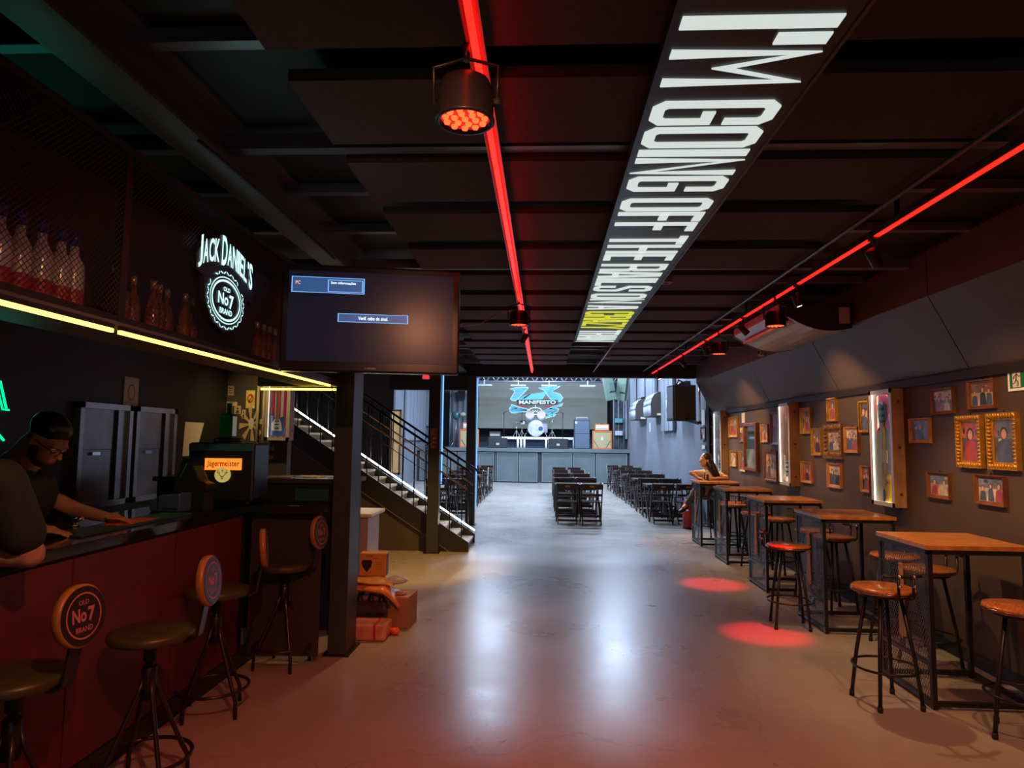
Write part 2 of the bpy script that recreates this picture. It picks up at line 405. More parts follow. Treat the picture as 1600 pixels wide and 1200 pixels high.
for i, y in enumerate((2.02, 2.11, 2.20, 2.30, 2.36)):
    if first is None: first = bottle('liquor_bottle', vl[0], 'blue capped bottles on the canopy', vp, None, clear, bluecap, redlab, (-1.76, y, 2.11))
    else: dup(first, (-1.76-.006*(i % 2), y, 2.11), 0, vl[i])
ap = dict(body=[(.030, 0), (.032, .015), (.032, .14), (.026, .17), (.012, .20), (.011, .235)], cap=[(.013, .23), (.013, .268), (.010, .27)], label=[(.0326, .03), (.0328, .032), (.0328, .10), (.0326, .102)])
amber = M('amber_glass', (0.22, 0.07, 0.02), .12, trans=.4); goldcap = M('dull_gold_cap', (0.6, 0.45, 0.25), .3, metal=.7)
ords = ['first', 'second', 'third', 'fourth', 'fifth', 'sixth', 'seventh', 'eighth', 'ninth', 'tenth', 'eleventh', 'twelfth']
first = None
for i, y in enumerate([on(p_, 470, X=-1.76).y for p_ in (182, 205, 228, 246, 262, 280, 296, 312)]):
    l = 'dark amber bottle on canopy shelf, %s right of the mesh post' % ords[i]
    if first is None: first = bottle('whiskey_bottle', l, 'amber bottles on the canopy', ap, None, amber, goldcap, M('red_brown_label', (.16, .03, .02), .5), (-1.78, y, 2.11))
    else: dup(first, (-1.78-.02*(i % 3), y, 2.11), 0, l)
for i, y in enumerate([on(p_, 520, X=-1.76).y for p_ in (402, 412, 421, 430)]):
    dup(first, (-1.76, y, 2.11), 0, 'dark amber bottle on canopy shelf, %s past the round white sign' % ords[i])

# lit whiskey sign on the canopy front
neonw = E_('sign_white', (0.55, 0.95, 0.95), 1.5, (.1, .15, .15))
t = thing('lit_sign', 'round lit white whiskey sign with arched lettering on the bar canopy', 'sign', (-1.60, 3.22, 2.375))
SX = lambda u, v, d=0: Vector((d, u, v))     # u along the hall, v up
b = B(); o_ = [(-.30, .14), (-.24, .21), (-.08, .30), (.06, .30), (.20, .235), (.30, .14), (.305, .02), (.24, .03), (.20, -.06), (.12, -.15), (0, -.185), (-.12, -.15), (-.2, -.06), (-.22, .05), (-.29, .07)]
b.prism(list(reversed(o_)), lambda u, v, d: SX(u, v, d), -.025, 0); b.build('backing', black, t)
txt = "JACK DANIEL'S"
# arched letters
n = len(txt); pos = []; cum = 0
wd = {'J': .8, 'A': 1.0, 'C': 1, 'K': 1, ' ': .35, 'D': 1.15, 'N': 1.05, 'I': .55, 'E': .85, 'L': .85, "'": .4, 'S': .9}
tot = sum(wd[c] for c in txt)
for ch in txt:
    a = cum/tot; c = (cum+wd[ch])/tot; cum += wd[ch]
    if ch == ' ': continue
    u0, u1 = -.285+.57*a, -.285+.57*c-.006
    f = 2*((a+c)/2)-1; base = .085+.075*(1-f*f)
    h = .125 if ch not in 'JDS' else .15
    b = B()
    def fn(u, v, base=base, f=f): return SX(u, base+v-(u-(u0+u1)/2)*.26*f*2, .004)
    if ch == "'": text_fit(b, ch, fn, u0, .09, u1, .125, .03)
    else: text_fit(b, ch, fn, u0, -.01 if ch in 'JD' else 0, u1, h-.01, .02)
    b.build('letter', neonw, t)
b = B(); stroke(b, ell(0, 0, .145, .098, 40), .010, lambda u, v: SX(u, v-.02, .004), True); stroke(b, ell(0, 0, .165, .115, 40), .005, lambda u, v: SX(u, v-.02, .004), True); b.build('ring', neonw, t)
b = B(); text_fit(b, 'OLD', lambda u, v: SX(u, v, .004), -.035, .025, .035, .047, .02); text_fit(b, 'No', lambda u, v: SX(u, v, .004), -.085, -.045, .02, .015, .02); text_fit(b, '7', lambda u, v: SX(u, v, .004), .03, -.055, .075, .015, .03); text_fit(b, 'BRAND', lambda u, v: SX(u, v, .004), -.065, -.09, .065, -.062, .02); b.build('lettering', neonw, t)
b = B()
for k in range(40):
    a = 2*PI*k/40
    cu, cv = .187*math.cos(a), .138*math.sin(a)-.02
    if cv > .06 and abs(cu) > .12: continue
    tx = a+PI/2+.6*(1 if k % 2 else -1)
    stroke(b, [(cu-.012*math.cos(tx), cv-.010*math.sin(tx)), (cu+.012*math.cos(tx), cv+.010*math.sin(tx))], .006, lambda u, v: SX(u, v, .004))
b.build('wreath', neonw, t)
area('sign_glow', (-1.575, 3.22, 2.40), (-1.0, 3.22, 2.75), .5, .3, 1.6, (.45, .95, .88))

# TV
t = thing('television', 'wide black flat television hung beside the bar column showing a blue message', 'television', (-1.065, 4.0, 2.075), math.radians(10.5)); t.scale = (.94, .94, .94)
tvb = M('tv_gloss_black', (0.010, 0.008, 0.009), .18)
B().box(-.575, 0, 0, .575, .075, .70).build('casing', tvb, t, bevel=.012)
scr = M('tv_screen', (0.006, 0.006, 0.010), .25, spec=.18, emit=(0.055, 0.055, 0.13), es=.10)
B().box(-.53, -.006, .065, .53, .004, .655).build('screen', scr, t)
SC = lambda u, v: Vector((-.53+u*1.06, -.0085, .065+v*.59))
osd = E_('tv_blue', (0.18, 0.50, 1.0), 1.2); osdd = E_('tv_blue_dark', (0.02, 0.09, 0.26), .9); osdw = E_('tv_white', (0.75, 0.92, 1.0), 1.6)
b = B(); b.poly([SC(.02, .76)+Vector((0, .001, 0)), SC(.45, .76)+Vector((0, .001, 0)), SC(.45, .93)+Vector((0, .001, 0)), SC(.02, .93)+Vector((0, .001, 0))]); b.poly([SC(.30, .445)+Vector((0, .001, 0)), SC(.72, .445)+Vector((0, .001, 0)), SC(.72, .535)+Vector((0, .001, 0)), SC(.30, .535)+Vector((0, .001, 0))])
b.build('message_box', osdd, t, fix=False)
b = B()
for r in ((.02, .76, .45, .93), (.235, .775, .44, .905), (.30, .445, .72, .535)):
    stroke(b, [(r[0], r[1]), (r[2], r[1]), (r[2], r[3]), (r[0], r[3])], .006, lambda u, v: SC(u, v), True)
b.build('message_border', osd, t, fix=False)
b = B(); text_fit(b, 'Sem informações', SC, .25, .855, .40, .89, .01); text_fit(b, 'Verif. cabo de sinal.', SC, .42, .47, .60, .51, .01); b.build('message_text', osdw, t, fix=False)
b = B(); text_fit(b, 'PC', SC, .04, .845, .07, .885, .01); b.build('source_text', E_('tv_orange', (1, .45, .12), 1.2), t, fix=False)
b = B(); text_fit(b, 'SAMSUNG', lambda u, v: Vector((u, -.001, v)), -.035, .022, .035, .032, .01); b.build('brand_lettering', M('grey_print', (.3, .3, .3), .4), t, fix=False)
b = B(); b.box(-.2, .075, .25, .2, .10, .45); b.bar((-.1, .1, .35), (-.30, 1.28, .38), .05, .05); b.build('wall_bracket', blacksteel, t)
tag(B().tube([(-.26, 7.0, 3.06), (-.42, 6.3, 2.9), (-.55, 5.6, 2.66), (-.62, 4.9, 2.52), (-.66, 4.5, 2.48)], .006, 6).build('cable', M('red_black_cable', (.05, .01, .01), .5)), 'thin cable drooping from the middle red track to the television', 'cable')

# bar end: raised ledge and white worktop behind the column
t = thing('back_counter', 'raised dark back counter behind the drinks machine', 'counter', (-2.75, 5.85, 0))
B().box(-.75, 0, 1.27, 1.04, .55, 1.31).build('counter_top', M('ledge_top', (0.05, 0.045, 0.043), .25), t)
B().box(-.72, .03, 0, 1.0, .06, 1.27).build('front_board', M('ledge_front', (0.02, 0.025, 0.028), .2), t)
B().box(-.72, .5, 0, 1.0, .53, 1.27).build('back_board', black, t)
B().box(.55, .015, 1.02, .85, .03, 1.22).build('glass_panel', M('teal_glass', (.03, .09, .11), .1), t)
for i, (x, y, r, l) in enumerate(((-2.42, 6.08, .3, 'curled paper flyer lying left on the raised back counter'), (-2.15, 6.12, -.2, 'pale paper flyer lying right on the raised back counter'))):
    o = B().box(-.11, -.075, 0, .11, .075, .004).build('flyer', M('flyer_paper', (.62, .48, .22), .5, noise=.3, nscale=12), None); o.location = (x, y, 1.312); o.rotation_euler = (0, 0, r); tag(o, l, 'flyer')
t = thing('service_counter', 'white topped counter with pale side showing behind the bar column', 'counter', (-1.67, 6.5, 0))
B().box(-.9, 0, .90, 0, .55, .94).build('counter_top', M('white_worktop', (.70, .70, .70), .18), t, bevel=.01)
B().box(-.85, .05, 0, -.05, .5, .90).build('body', M('pale_panel', (.42, .36, .37), .35), t)

# drinks machine
t = thing('drinks_machine', 'dark teal shot chilling machine with glowing orange sign on the bar corner', 'drinks machine', (-2.40, 4.98, 1.17), math.radians(6))
jb = M('machine_dark', (0.012, 0.022, 0.028), .3)
B().box(-.23, -.16, .03, .25, .20, .46).build('body', jb, t, bevel=.02)
b = B()
for x in (-.19, .2):
    for y in (-.12, .16): B().cyl((x, y, 0), (x, y, .04), .02, 10).build('foot', rubber, t)
B().box(-.22, -.172, .40, .24, -.158, .45).build('front_trim', M('machine_teal', (.03, .12, .16), .3), t)
B().box(-.10, -.175, .26, .16, -.158, .345).build('name_sign', E_('sign_orange', (1.0, .20, .02), 1.7), t)
b = B(); text_fit(b, 'Jägermeister', lambda u, v: Vector((u, -.178, v)), -.085, .275, .15, .33, .012); b.build('name_lettering', M('sign_dark_letter', (.08, .01, 0), .5), t, fix=False)
D_ = lambda u, v: Vector((.03+u, -.181, .225+v))
b = B(); b.prism(ell(0, 0, .055, .055, 28), lambda u, v, d: Vector((.03+u, d, .225+v)), -.18, -.16); b.build('emblem', E_('emblem_yellow', (.75, .62, .16), .55, (.3, .25, .08)), t)
b = B()
for s2 in (-1, 1):
    stroke(b, [(s2*.006, -.012), (s2*.02, .002), (s2*.032, .022), (s2*.03, .036)], .004, D_); stroke(b, [(s2*.022, .004), (s2*.02, .024)], .003, D_); stroke(b, [(s2*.03, .014), (s2*.04, .02)], .003, D_)
stroke(b, [(-.008, -.012), (0, -.032), (.008, -.012)], .006, D_, True); stroke(b, [(0, .02), (0, .036)], .003, D_); stroke(b, [(-.006, .03), (.006, .03)], .003, D_)
b.build('stag_mark', M('sign_dark_green', (.02, .04, .01), .5), t, fix=False)
B().box(-.24, -.30, .0, -.02, -.16, .03).build('drip_tray', black, t)
b = B(); b.tube([(-.10, -.16, .22), (-.12, -.24, .20), (-.12, -.25, .13)], .018, 10); b.build('tap', M('tap_plastic', (.02, .02, .02), .3), t)
b = B(); b.prism([(-.23, .03), (-.23, .34), (-.27, .34), (-.34, .05)], lambda u, v, d: Vector((u, d, v)), -.15, .02); b.build('side_flap', M('flap_plastic', (.012, .02, .03), .3), t)
jg = M('green_glass', (0.01, 0.22, 0.05), .1, trans=.35)
t = thing('liqueur_bottle', 'square green bottle upside down on top of the drinks machine', 'bottle', (-2.43, 5.03, 1.63))
B().box(-.055, -.045, .03, .045, .045, .22).build('glass', jg, t, bevel=.015, seg=3)
B().lathe([(.018, .22), (.016, .27), (.019, .27), (.019, .30)], n=12).build('neck', jg, t)
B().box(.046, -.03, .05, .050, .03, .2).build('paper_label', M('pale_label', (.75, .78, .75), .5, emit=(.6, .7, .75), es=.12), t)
B().lathe([(.10, 0), (.10, .03), (.06, .04)], n=20).build('stopper', black, t)
t = thing('bottle_caddy', 'rounded blue plastic caddy lying on the bar beside the machine', 'caddy', (-2.50, 4.42, 1.17), math.radians(-12))
bl = M('blue_plastic', (0.035, 0.085, 0.20), .35)
b = B(); b.prism([(-.13, 0), (.11, 0), (.115, .13), (-.05, .11), (-.11, .08), (-.135, .04)], lambda u, v, d: Vector((u, d, v)), -.06, .06); b.build('shell', bl, t, bevel=.015, seg=3)
B().box(-.06, -.064, .015, -.055, -.058, .10).build('seam', black, t); B().box(-.02, -.064, .02, .10, -.06, .03).build('slot', black, t)
t = thing('bar_scoop', 'black ice scoop leaning over the blue caddy on the bar', 'scoop', (-2.42, 4.55, 1.17), math.radians(-12))
b = B(); b.prism([(-.10, .09), (.14, .13), (.14, .18), (.08, .20), (.02, .30), (-.03, .33), (-.10, .20)], lambda u, v, d: Vector((u, d, v)), -.05, .05); b.build('shell', M('scoop_plastic', (.015, .014, .015), .35), t, bevel=.012)
B().box(-.02, -.05, 0, .12, .05, .13).build('stand', black, t)
t = thing('bar_mat', 'flat rubber bar mat with orange and green stripes on the bar', 'bar mat', (-2.38, 3.85, 1.172))
B().box(-.10, -.62, 0, .10, .42, .008).build('pad', M('mat_teal', (.015, .05, .06), .4), t)
B().box(-.07, -.22, .008, .07, .12, .0095).build('orange_print', M('mat_orange', (.55, .09, .01), .45, noise=.4, nscale=18), t); B().box(-.07, .12, .008, .07, .40, .0095).build('green_print', M('mat_green', (.02, .14, .05), .45), t)
t = thing('beer_tap', 'small steel tap head gleaming on the bar by the bartender', 'tap', (-2.6, 3.62, 1.17))
b = B(); b.tube([(0, 0, 0), (0, 0, .03), (.05, 0, .045)], .014, 8); b.build('spout', chrome, t); B().lathe([(.03, 0), (.03, .008), (.02, .012)], n=14).build('base', chrome, t)

# bar back wall: two steel hatches, switch plates, papers, green neon
XB = -3.9
def hatch(px0, px1, ytop, ybot, label):
    y0 = on(px0, 700, X=XB).y; y1 = on(px1, 700, X=XB).y
    t = thing('service_hatch', label, 'hatch', (XB, y0, 1.05), group='steel hatches on the bar wall')
    W = y1-y0; H_ = .90
    b = B(); b.box(0, 0, 0, .06, .05, H_); b.box(0, W-.05, 0, .06, W, H_); b.box(0, 0, 0, .06, W, .05); b.box(0, 0, H_-.05, .06, W, H_)
    b.build('frame', steel, t)
    B().box(0.002, .05, .05, .02, W*.66, H_*.55).build('lower_door', M('hatch_steel', (.30, .28, .27), .3, metal=.8, noise=.2, nscale=5), t)
    B().box(0.002, .05, H_*.555, .028, W*.66, H_-.05).build('upper_door', MATS['hatch_steel'], t)
    B().box(0.002, W*.66, .05, .008, W*.76, H_-.05).build('dark_gap', black, t); B().box(0.002, W*.76, .05, .03, W-.05, H_-.05).build('side_jamb', steel, t)
    B().box(.028, W*.28, .50*H_, .045, W*.42, .53*H_).build('handle', chrome, t)
hatch(112, 196, 628, 788, 'left steel service hatch on the dark wall behind the bar')
hatch(202, 266, 640, 775, 'right narrower steel service hatch on the wall behind the bar')
t = thing('switch_panel', 'narrow steel switch panel with black buttons between the two hatches', 'switch panel', (XB, on(199, 690, X=XB).y-.05, 1.42))
B().box(0, 0, 0, .02, .10, .40).build('plate', steel, t)
for i in range(4): B().cyl((.018, .05, .06+.09*i), (.03, .05, .06+.09*i), .016, 10).build('button', rubber, t)
p = on(203, 613, X=XB); t = thing('notice', 'square pale notice with a round symbol above the steel hatches', 'notice', tuple(p))
B().box(0, -.10, -.14, .008, .12, .14).build('plate', paper, t); b = B(); stroke(b, ell(.01, 0, .05, .07, 20), .012, lambda u, v: Vector((.010, u, v)), True); b.build('symbol', M('print_grey', (.25, .23, .2), .6), t, fix=False)
p = on(302, 688, X=XB); t = thing('notice', 'curled pale paper sheet taped to the wall behind the drinks machine', 'notice', tuple(p))
b = B(); b.prism([(-.22, -.17), (-.02, -.17), (.10, -.02), (.20, .20), (-.20, .20)], lambda u, v, d: Vector((d+.05*max(0, u)**1.0*(1 if v < 0 else .2), u, v)), .004, .007); b.build('sheet', paper, t)
gneon = E_('green_neon', (.0, 1.0, .30), 1.8)
p = on(2, 620, X=XB+.03); t = thing('neon_sign', 'green neon letter strokes on the dark wall at the photo\'s left edge', 'sign', (XB+.03, p.y, p.z))
b = B()
b.tube([(0, -.16, -.16), (0, -.08, .10), (0, -.02, .11), (0, .055, -.09), (0, .075, -.09)], .008, 8); b.tube([(0, -.13, -.16), (0, -.075, .06), (0, -.04, .06), (0, .02, -.09), (0, .055, -.09)], .006, 8)
b.tube([(0, -.16, -.21), (0, -.05, -.22), (0, .05, -.31)], .008, 8); b.build('tube', gneon, t)
B().box(-.03, -.30, -.35, -.012, .10, .14).build('backing', black, t)
area('neon_glow', (XB+.06, p.y-.1, p.z), (-1.5, p.y-.6, 2.3), .4, .4, 1.6, (.05, .85, .65))

# stickers and posters on the bar end wall
YS = 8.0
def sticker(px0, py0, px1, py1, col, label, kind=0, cat='sticker'):
    a = on(px0, py1, Y=YS-.001); c = on(px1, py0, Y=YS-.001)
    W, H_ = c.x-a.x, c.z-a.z
    t = thing('sticker' if cat == 'sticker' else 'poster', label, cat, (a.x, YS, a.z), group='stickers on the bar end wall')
    B().box(0, -.006, 0, W, -.001, H_).build('sheet', M('sticker_%.2f_%.2f' % (col[0], col[1]), col, .5, noise=.35, nscale=14), t)
    b = B(); S = lambda u, v: Vector((W*u, -.0075, H_*v))
    if kind == 0:
        stroke(b, [(.15, .75), (.85, .75)], .1, S); stroke(b, [(.15, .5), (.7, .5)], .07, S); stroke(b, [(.15, .3), (.85, .3)], .07, S)
    elif kind == 1:
        stroke(b, ell(.5, .55, .28, .2, 16), .12, S, True); stroke(b, [(.3, .3), (.7, .7)], .1, S)
    else:
        b.poly([S(*q) for q in ell(.5, .68, .16, .14, 10)]); b.poly([S(.25, .05), S(.75, .05), S(.7, .45), S(.3, .45)])
    b.build('print', M('sticker_print_%d' % kind, [(.06, .04, .03), (.55, .08, .02), (.08, .06, .05)][kind], .5), t, fix=False)
sticker(384, 610, 399, 638, (.75, .62, .18), 'yellow poster with a red round emblem on the sticker wall', 1, 'poster')
sticker(352, 628, 371, 634, (.62, .54, .40), 'cream strip sticker near the top of the sticker wall')
sticker(350, 634, 358, 652, (.40, .33, .22), 'small tan sticker left of the green bottle on the wall', 2)
sticker(366, 634, 377, 647, (.58, .48, .32), 'square cream sticker above the green bottle', 2)
sticker(331, 640, 348, 656, (.60, .50, .33), 'wide double cream sticker at the wall\'s left edge')
sticker(378, 640, 384, 654, (.70, .58, .36), 'narrow cream sticker under the yellow poster', 2)
sticker(330, 668, 337, 682, (.50, .42, .30), 'lowest left tan sticker with a looped figure', 2)
sticker(348, 660, 357, 692, (.62, .50, .34), 'tall cream sticker behind the green bottle', 2)
sticker(356, 603, 366, 618, (.42, .36, .24), 'dim topmost sticker on the sticker wall')
sticker(414, 698, 428, 703, (.40, .30, .22), 'upper of the small strips under the red lit case')
sticker(414, 712, 427, 717, (.42, .33, .26), 'lower of the small strips under the red lit case')
p = on(393, 662, Y=YS); t = thing('fan_emblem', 'black and cream propeller shaped emblem on the sticker wall', 'emblem', (p.x, YS-.003, p.z))
b = B()
for k in range(8):
    a = 2*PI*k/8+.2; b.poly([Vector((r*math.cos(q), -.004, r*1.4*math.sin(q))) for r, q in ((.04, a-.2), (.15, a-.22), (.16, a+.12), (.04, a+.2))])
b.build('blade', M('emblem_cream', (.6, .48, .28), .5), t, fix=False)
b = B(); b.prism(ell(0, 0, .035, .07, 20), lambda u, v, d: Vector((u, d, v)), -.008, 0); b.build('hub', paper, t)

# ------------------------------------------------------------------ guitars and lit display cases
def guitar(label, loc, rotz, bodym, scale=1.0, flip=False, pickm=None, lean=0):
    t = thing('electric_guitar', label, 'guitar', loc, rotz); s = scale
    if flip: t.rotation_euler = (PI, 0, rotz+PI)
    t.scale = (s, s, s)
    out = [(-.16, .06), (-.165, .15), (-.125, .22), (-.13, .29), (-.165, .36), (-.13, .42), (-.07, .38), (-.04, .35), (.04, .35), (.08, .36), (.13, .39), (.15, .34), (.12, .28), (.12, .22), (.16, .15), (.15, .06), (.09, .01), (-.09, .01)]
    P = lambda u, v, d: Vector((u, d, v))
    B().prism(list(reversed(out)), P, -.02, .02).build('body', bodym, t, bevel=.008)
    g = [(-.09, .12), (-.10, .25), (-.03, .34), (.05, .33), (.08, .25), (.10, .12), (.02, .10)]
    B().prism(list(reversed(g)), P, -.024, -.0205).build('pickguard', pickm or white, t)
    B().box(-.024, -.034, .31, .024, -.01, .80).build('neck', M('maple', (.5, .3, .12), .35), t)
    B().prism([(-.028, .80), (.028, .80), (.045, .97), (.0, .99), (-.04, .95)], P, -.03, -.012).build('headstock', MATS['maple'], t)
    b = B(); b.box(-.04, -.034, .15, .04, -.024, .175); b.box(-.04, -.034, .22, .04, -.024, .24); b.box(-.04, -.034, .28, .04, -.024, .30); b.build('pickups', rubber, t)
    B().box(-.045, -.036, .09, .045, -.022, .12).build('bridge', chrome, t)
    b = B()
    for i in range(6): b.box(-.018+.0072*i-.0006, -.038, .1, -.018+.0072*i+.0006, -.0365, .9)
    b.build('strings', chrome, t)
    b = B()
    for i in range(6): b.cyl((-.05+.006*i, -.02, .83+.022*i), (-.03, -.02, .83+.022*i), .005, 6)
    b.build('tuners', chrome, t)
    return t
caseside = M('case_wood', (.40, .25, .12), .4, noise=.2, nscale=8, stretch=(2, 2, .6))
caseglow = E_('case_light', (1.0, .86, .66), 5)
cglass = M('case_glass', (.9, .95, .95), .04, trans=1.0, ior=1.05)
def display_case(label, loc, rotz, W, H_, D, backm, lit, stripes=None):
    """origin at lower middle of the back, front faces -y in local space"""
    t = thing('display_case', label, 'display case', loc, rotz)
    b = B(); b.box(-W/2, -D, 0, -W/2+.025, 0, H_); b.build('side_board', caseside, t); B().box(W/2-.025, -D, 0, W/2, 0, H_).build('side_board', caseside, t)
    B().box(-W/2+.025, -D, 0, W/2-.025, 0, .025).build('bottom_board', caseside, t); B().box(-W/2+.025, -D, H_-.025, W/2-.025, 0, H_).build('top_board', caseside, t)
    B().box(-W/2+.025, -.012, .025, W/2-.025, -.002, H_-.025).build('back_board', backm, t)
    if stripes:
        n = 7; w_ = (W-.05)/n
        for i in range(0, n, 2): B().box(-W/2+.025+w_*i, -.016, .03, -W/2+.025+w_*(i+1), -.0125, H_-.03).build('stripe', stripes, t)
    b = B()
    for x in (-W/2+.028, W/2-.036): b.box(x, -D+.006, .03, x+.008, -D+.014, H_-.03)
    b.box(-W/2+.03, -D+.006, H_-.036, W/2-.03, -D+.014, H_-.028); b.box(-W/2+.03, -D+.006, .028, W/2-.03, -D+.014, .036)
    b.build('light_tape', lit, t)
    B().box(-W/2+.0252, -D+.02, .026, -W/2+.0275, -.013, H_-.026).build('side_lining', white, t); B().box(W/2-.0275, -D+.02, .026, W/2-.0252, -.013, H_-.026).build('side_lining', white, t)
    b = B(); e = .038
    b.box(-W/2, -D-.006, 0, -W/2+e, -D, H_); b.box(W/2-e, -D-.006, 0, W/2, -D, H_); b.box(-W/2, -D-.006, 0, W/2, -D, e); b.box(-W/2, -D-.006, H_-e, W/2, -D, H_)
    b.build('front_frame', M('case_trim', (.75, .7, .62), .25, metal=.4), t)
    B().box(-W/2+e, -D-.004, e, W/2-e, -D-.001, H_-e).build('glass_pane', cglass, t)
    b = B()
    for z in (.12, H_*.5, H_-.12): b.cyl((W/2, -D*.45, z), (W/2+.004, -D*.45, z), .014, 10); b.cyl((-W/2-.004, -D*.45, z), (-W/2, -D*.45, z), .014, 10)
    b.build('screw_caps', M('screw_brown', (.10, .05, .03), .4), t)
    b = B(); b.box(-W/2+.04, -D*.4, -.02, -W/2+.06, -D*.2, 0); b.box(W/2-.06, -D*.4, -.02, W/2-.04, -D*.2, 0); b.build('feet', black, t)
    return t
R90 = -PI/2   # local -y -> world -x
red = M('guitar_red', (.50, .03, .05), .15, coat=.6)
stripered = M('flag_red', (.55, .05, .07), .5); flagwhite = M('flag_cream', (.7, .62, .55), .5)
display_case('lit wooden display case with a red guitar, nearest on the photo wall', (XW, 6.495, 1.10), R90, .42, 1.09, .105, M('case_back_dark', (.03, .03, .035), .4), E_('case_light_a', (1.0, .88, .68), 7))
guitar('red electric guitar hung body upward in the nearest lit case', (XW-.05, 6.535, 2.16), R90, red, .92, True, M('pickguard_black', (.02, .02, .02), .3))
t = thing('figurine', 'small yellow figure at the bottom of the nearest lit case', 'figurine', (XW-.052, 6.46, 1.128))
B().lathe([(.04, 0), (.045, .01), (.035, .07), (.045, .12), (.03, .17), (.012, .19), (.03, .21), (.034, .24), (.02, .27)], n=12).build('figure_body', M('figure_yellow', (.7, .42, .05), .4), t); B().cyl((.0, -.05, .13), (0, .05, .14), .012, 8).build('figure_arms', MATS['figure_yellow'], t)
o = B().box(-.004, -.045, -.06, .0, .045, .06).build('card', white, None); o.location = (XW-.092, 6.46, 1.56); tag(o, 'small white card inside the nearest lit display case', 'card')
display_case('lit display case with red striped lining, middle of the photo wall', (XW, 9.025, 1.12), R90, .42, 1.08, .12, flagwhite, E_('case_light_b', (1.0, .75, .6), 6), stripered)
guitar('pale electric guitar against red stripes in the middle lit case', (XW-.05, 9.06, 1.15), R90, M('guitar_cream', (.65, .5, .35), .2, coat=.5), .9)
display_case('tall lit display case behind the seated woman', (XW, 12.45, 1.02), R90, .55, 1.22, .12, M('case_back_grey', (.25, .28, .32), .15), E_('case_light_c', (.75, .88, 1.0), 5))
guitar('white electric guitar in the tall lit case behind the woman', (XW-.05, 12.45, 1.06), R90, M('guitar_white', (.7, .72, .75), .2, coat=.5), .95, False, M('pickguard_black', (.02, .02, .02), .3))
a = on(418, 688, Y=7.83)
display_case('lit display case with red striped lining on the bar end wall', (a.x+.10, 8.0, a.z), 0, .30, .74, .15, flagwhite, E_('case_light_d', (1.0, .75, .7), 4), stripered)
guitar('blue electric guitar against red stripes at the bar end', (a.x+.07, 7.93, a.z+.04), 0, M('guitar_blue', (.05, .10, .25), .2, coat=.5), .66)
b = B()
t = thing('pipe_pair', 'pair of pale vertical pipes beside the red striped case', 'pipes', (on(405, 650, Y=7.93).x, 7.95, 0))
for x in (-.03, .045): B().cyl((x, 0, 1.4), (x, 0, 2.3), .018, 10).build('pipe', M('pale_pipe', (.42, .38, .26), .4), t)
B().box(-.06, -.03, 1.38, .08, .03, 1.42).build('clamp', black, t)
# lit case seen through the stair rail, on the end of the stair wall
display_case('tall cream lit display case seen through the stair railing', (-2.98, YE+.02, .95), 0, .22, 1.3, .14, M('case_back_cream', (.6, .52, .4), .5), E_('case_light_e', (1.0, .85, .6), 6))

# ------------------------------------------------------------------ photo wall
PAL = [(.55, .42, .30), (.20, .12, .10), (.45, .30, .16), (.14, .16, .22), (.40, .10, .08), (.50, .45, .38), (.10, .09, .09)]
palm = [M('print_bg_%d' % i, c, .25, noise=.5, nscale=9, coat=.4) for i, c in enumerate(PAL)]
skin_p = M('print_skin', (.60, .34, .22), .3, noise=.2, nscale=20, coat=.4); hair_p = M('print_hair', (.04, .025, .02), .3, coat=.4)
cloth_p = [M('print_cloth_%d' % i, c, .3, noise=.3, nscale=15, coat=.4) for i, c in enumerate([(.03, .03, .035), (.35, .05, .05), (.5, .46, .40), (.07, .09, .18)])]
framem = {'g': gold, 'o': gold, 'b': brownframe, 'h': honeyframe, 'O': M('ornate_brown_gold', (.22, .12, .04), .4, metal=.3, noise=.3, nscale=20)}
def print_people(t, W, H_, x, n, seed):
    rnd = random.Random(seed)
    mats = [palm[rnd.randrange(7)], palm[rnd.randrange(7)], skin_p, hair_p]+cloth_p
    b = B(); P = lambda u, v, d: Vector((-d, -u, v))     # print faces -x ; u to the right as seen from the room
    def quad(p, mi, d):
        b.mi = mi; b.poly([P(max(-W/2, min(W/2, u)), max(-H_/2, min(H_/2, v)), d) for u, v in p])
    quad([(-W/2, -H_/2), (W/2, -H_/2), (W/2, H_/2), (-W/2, H_/2)], 0, x)
    quad([(-W/2, H_*.1), (W/2, H_*.05), (W/2, H_/2), (-W/2, H_/2)], 1, x+.0004)
    for i in range(7):
        a_, c_ = rnd.uniform(-.48, .3)*W, rnd.uniform(-.1, .34)*H_; w_, h_ = rnd.uniform(.06, .2)*W, rnd.uniform(.06, .16)*H_
        quad([(a_, c_), (a_+w_, c_-h_*.1), (a_+w_*.9, c_+h_), (a_+w_*.1, c_+h_*.9)], rnd.choice((0, 1, 4, 5, 6, 7)), x+.0005+.00003*i)
    for i in range(n):
        cx = (-.5+(i+.5)/n)*W*.9+rnd.uniform(-.04, .04)*W; s = H_*(.13 if n < 3 else .10)*rnd.uniform(.9, 1.15); hy = H_*(.12+rnd.uniform(-.06, .08))
        mi = 4+rnd.randrange(4); d = x+.0008+.0008*i
        lo = -H_/2+.004; hw = min(W/2-.003, 2.1*s)
        cl = lambda u: max(-W/2+.002, min(W/2-.002, u))
        quad([(cl(cx-hw), lo), (cl(cx+hw), lo), (cl(cx+1.6*s), hy-1.6*s), (cl(cx+.5*s), hy-1.1*s), (cl(cx-.5*s), hy-1.1*s), (cl(cx-1.6*s), hy-1.6*s)], mi, d)
        quad([(cl(u), v) for u, v in ell(cx, hy+.15*s, 1.05*s, 1.2*s, 12)], 3, d+.0002)
        quad([(cl(u), v) for u, v in ell(cx, hy-.1*s, .75*s, 1.0*s, 12)], 2, d+.0004)
    return b.build('print', mats, t, fix=False)
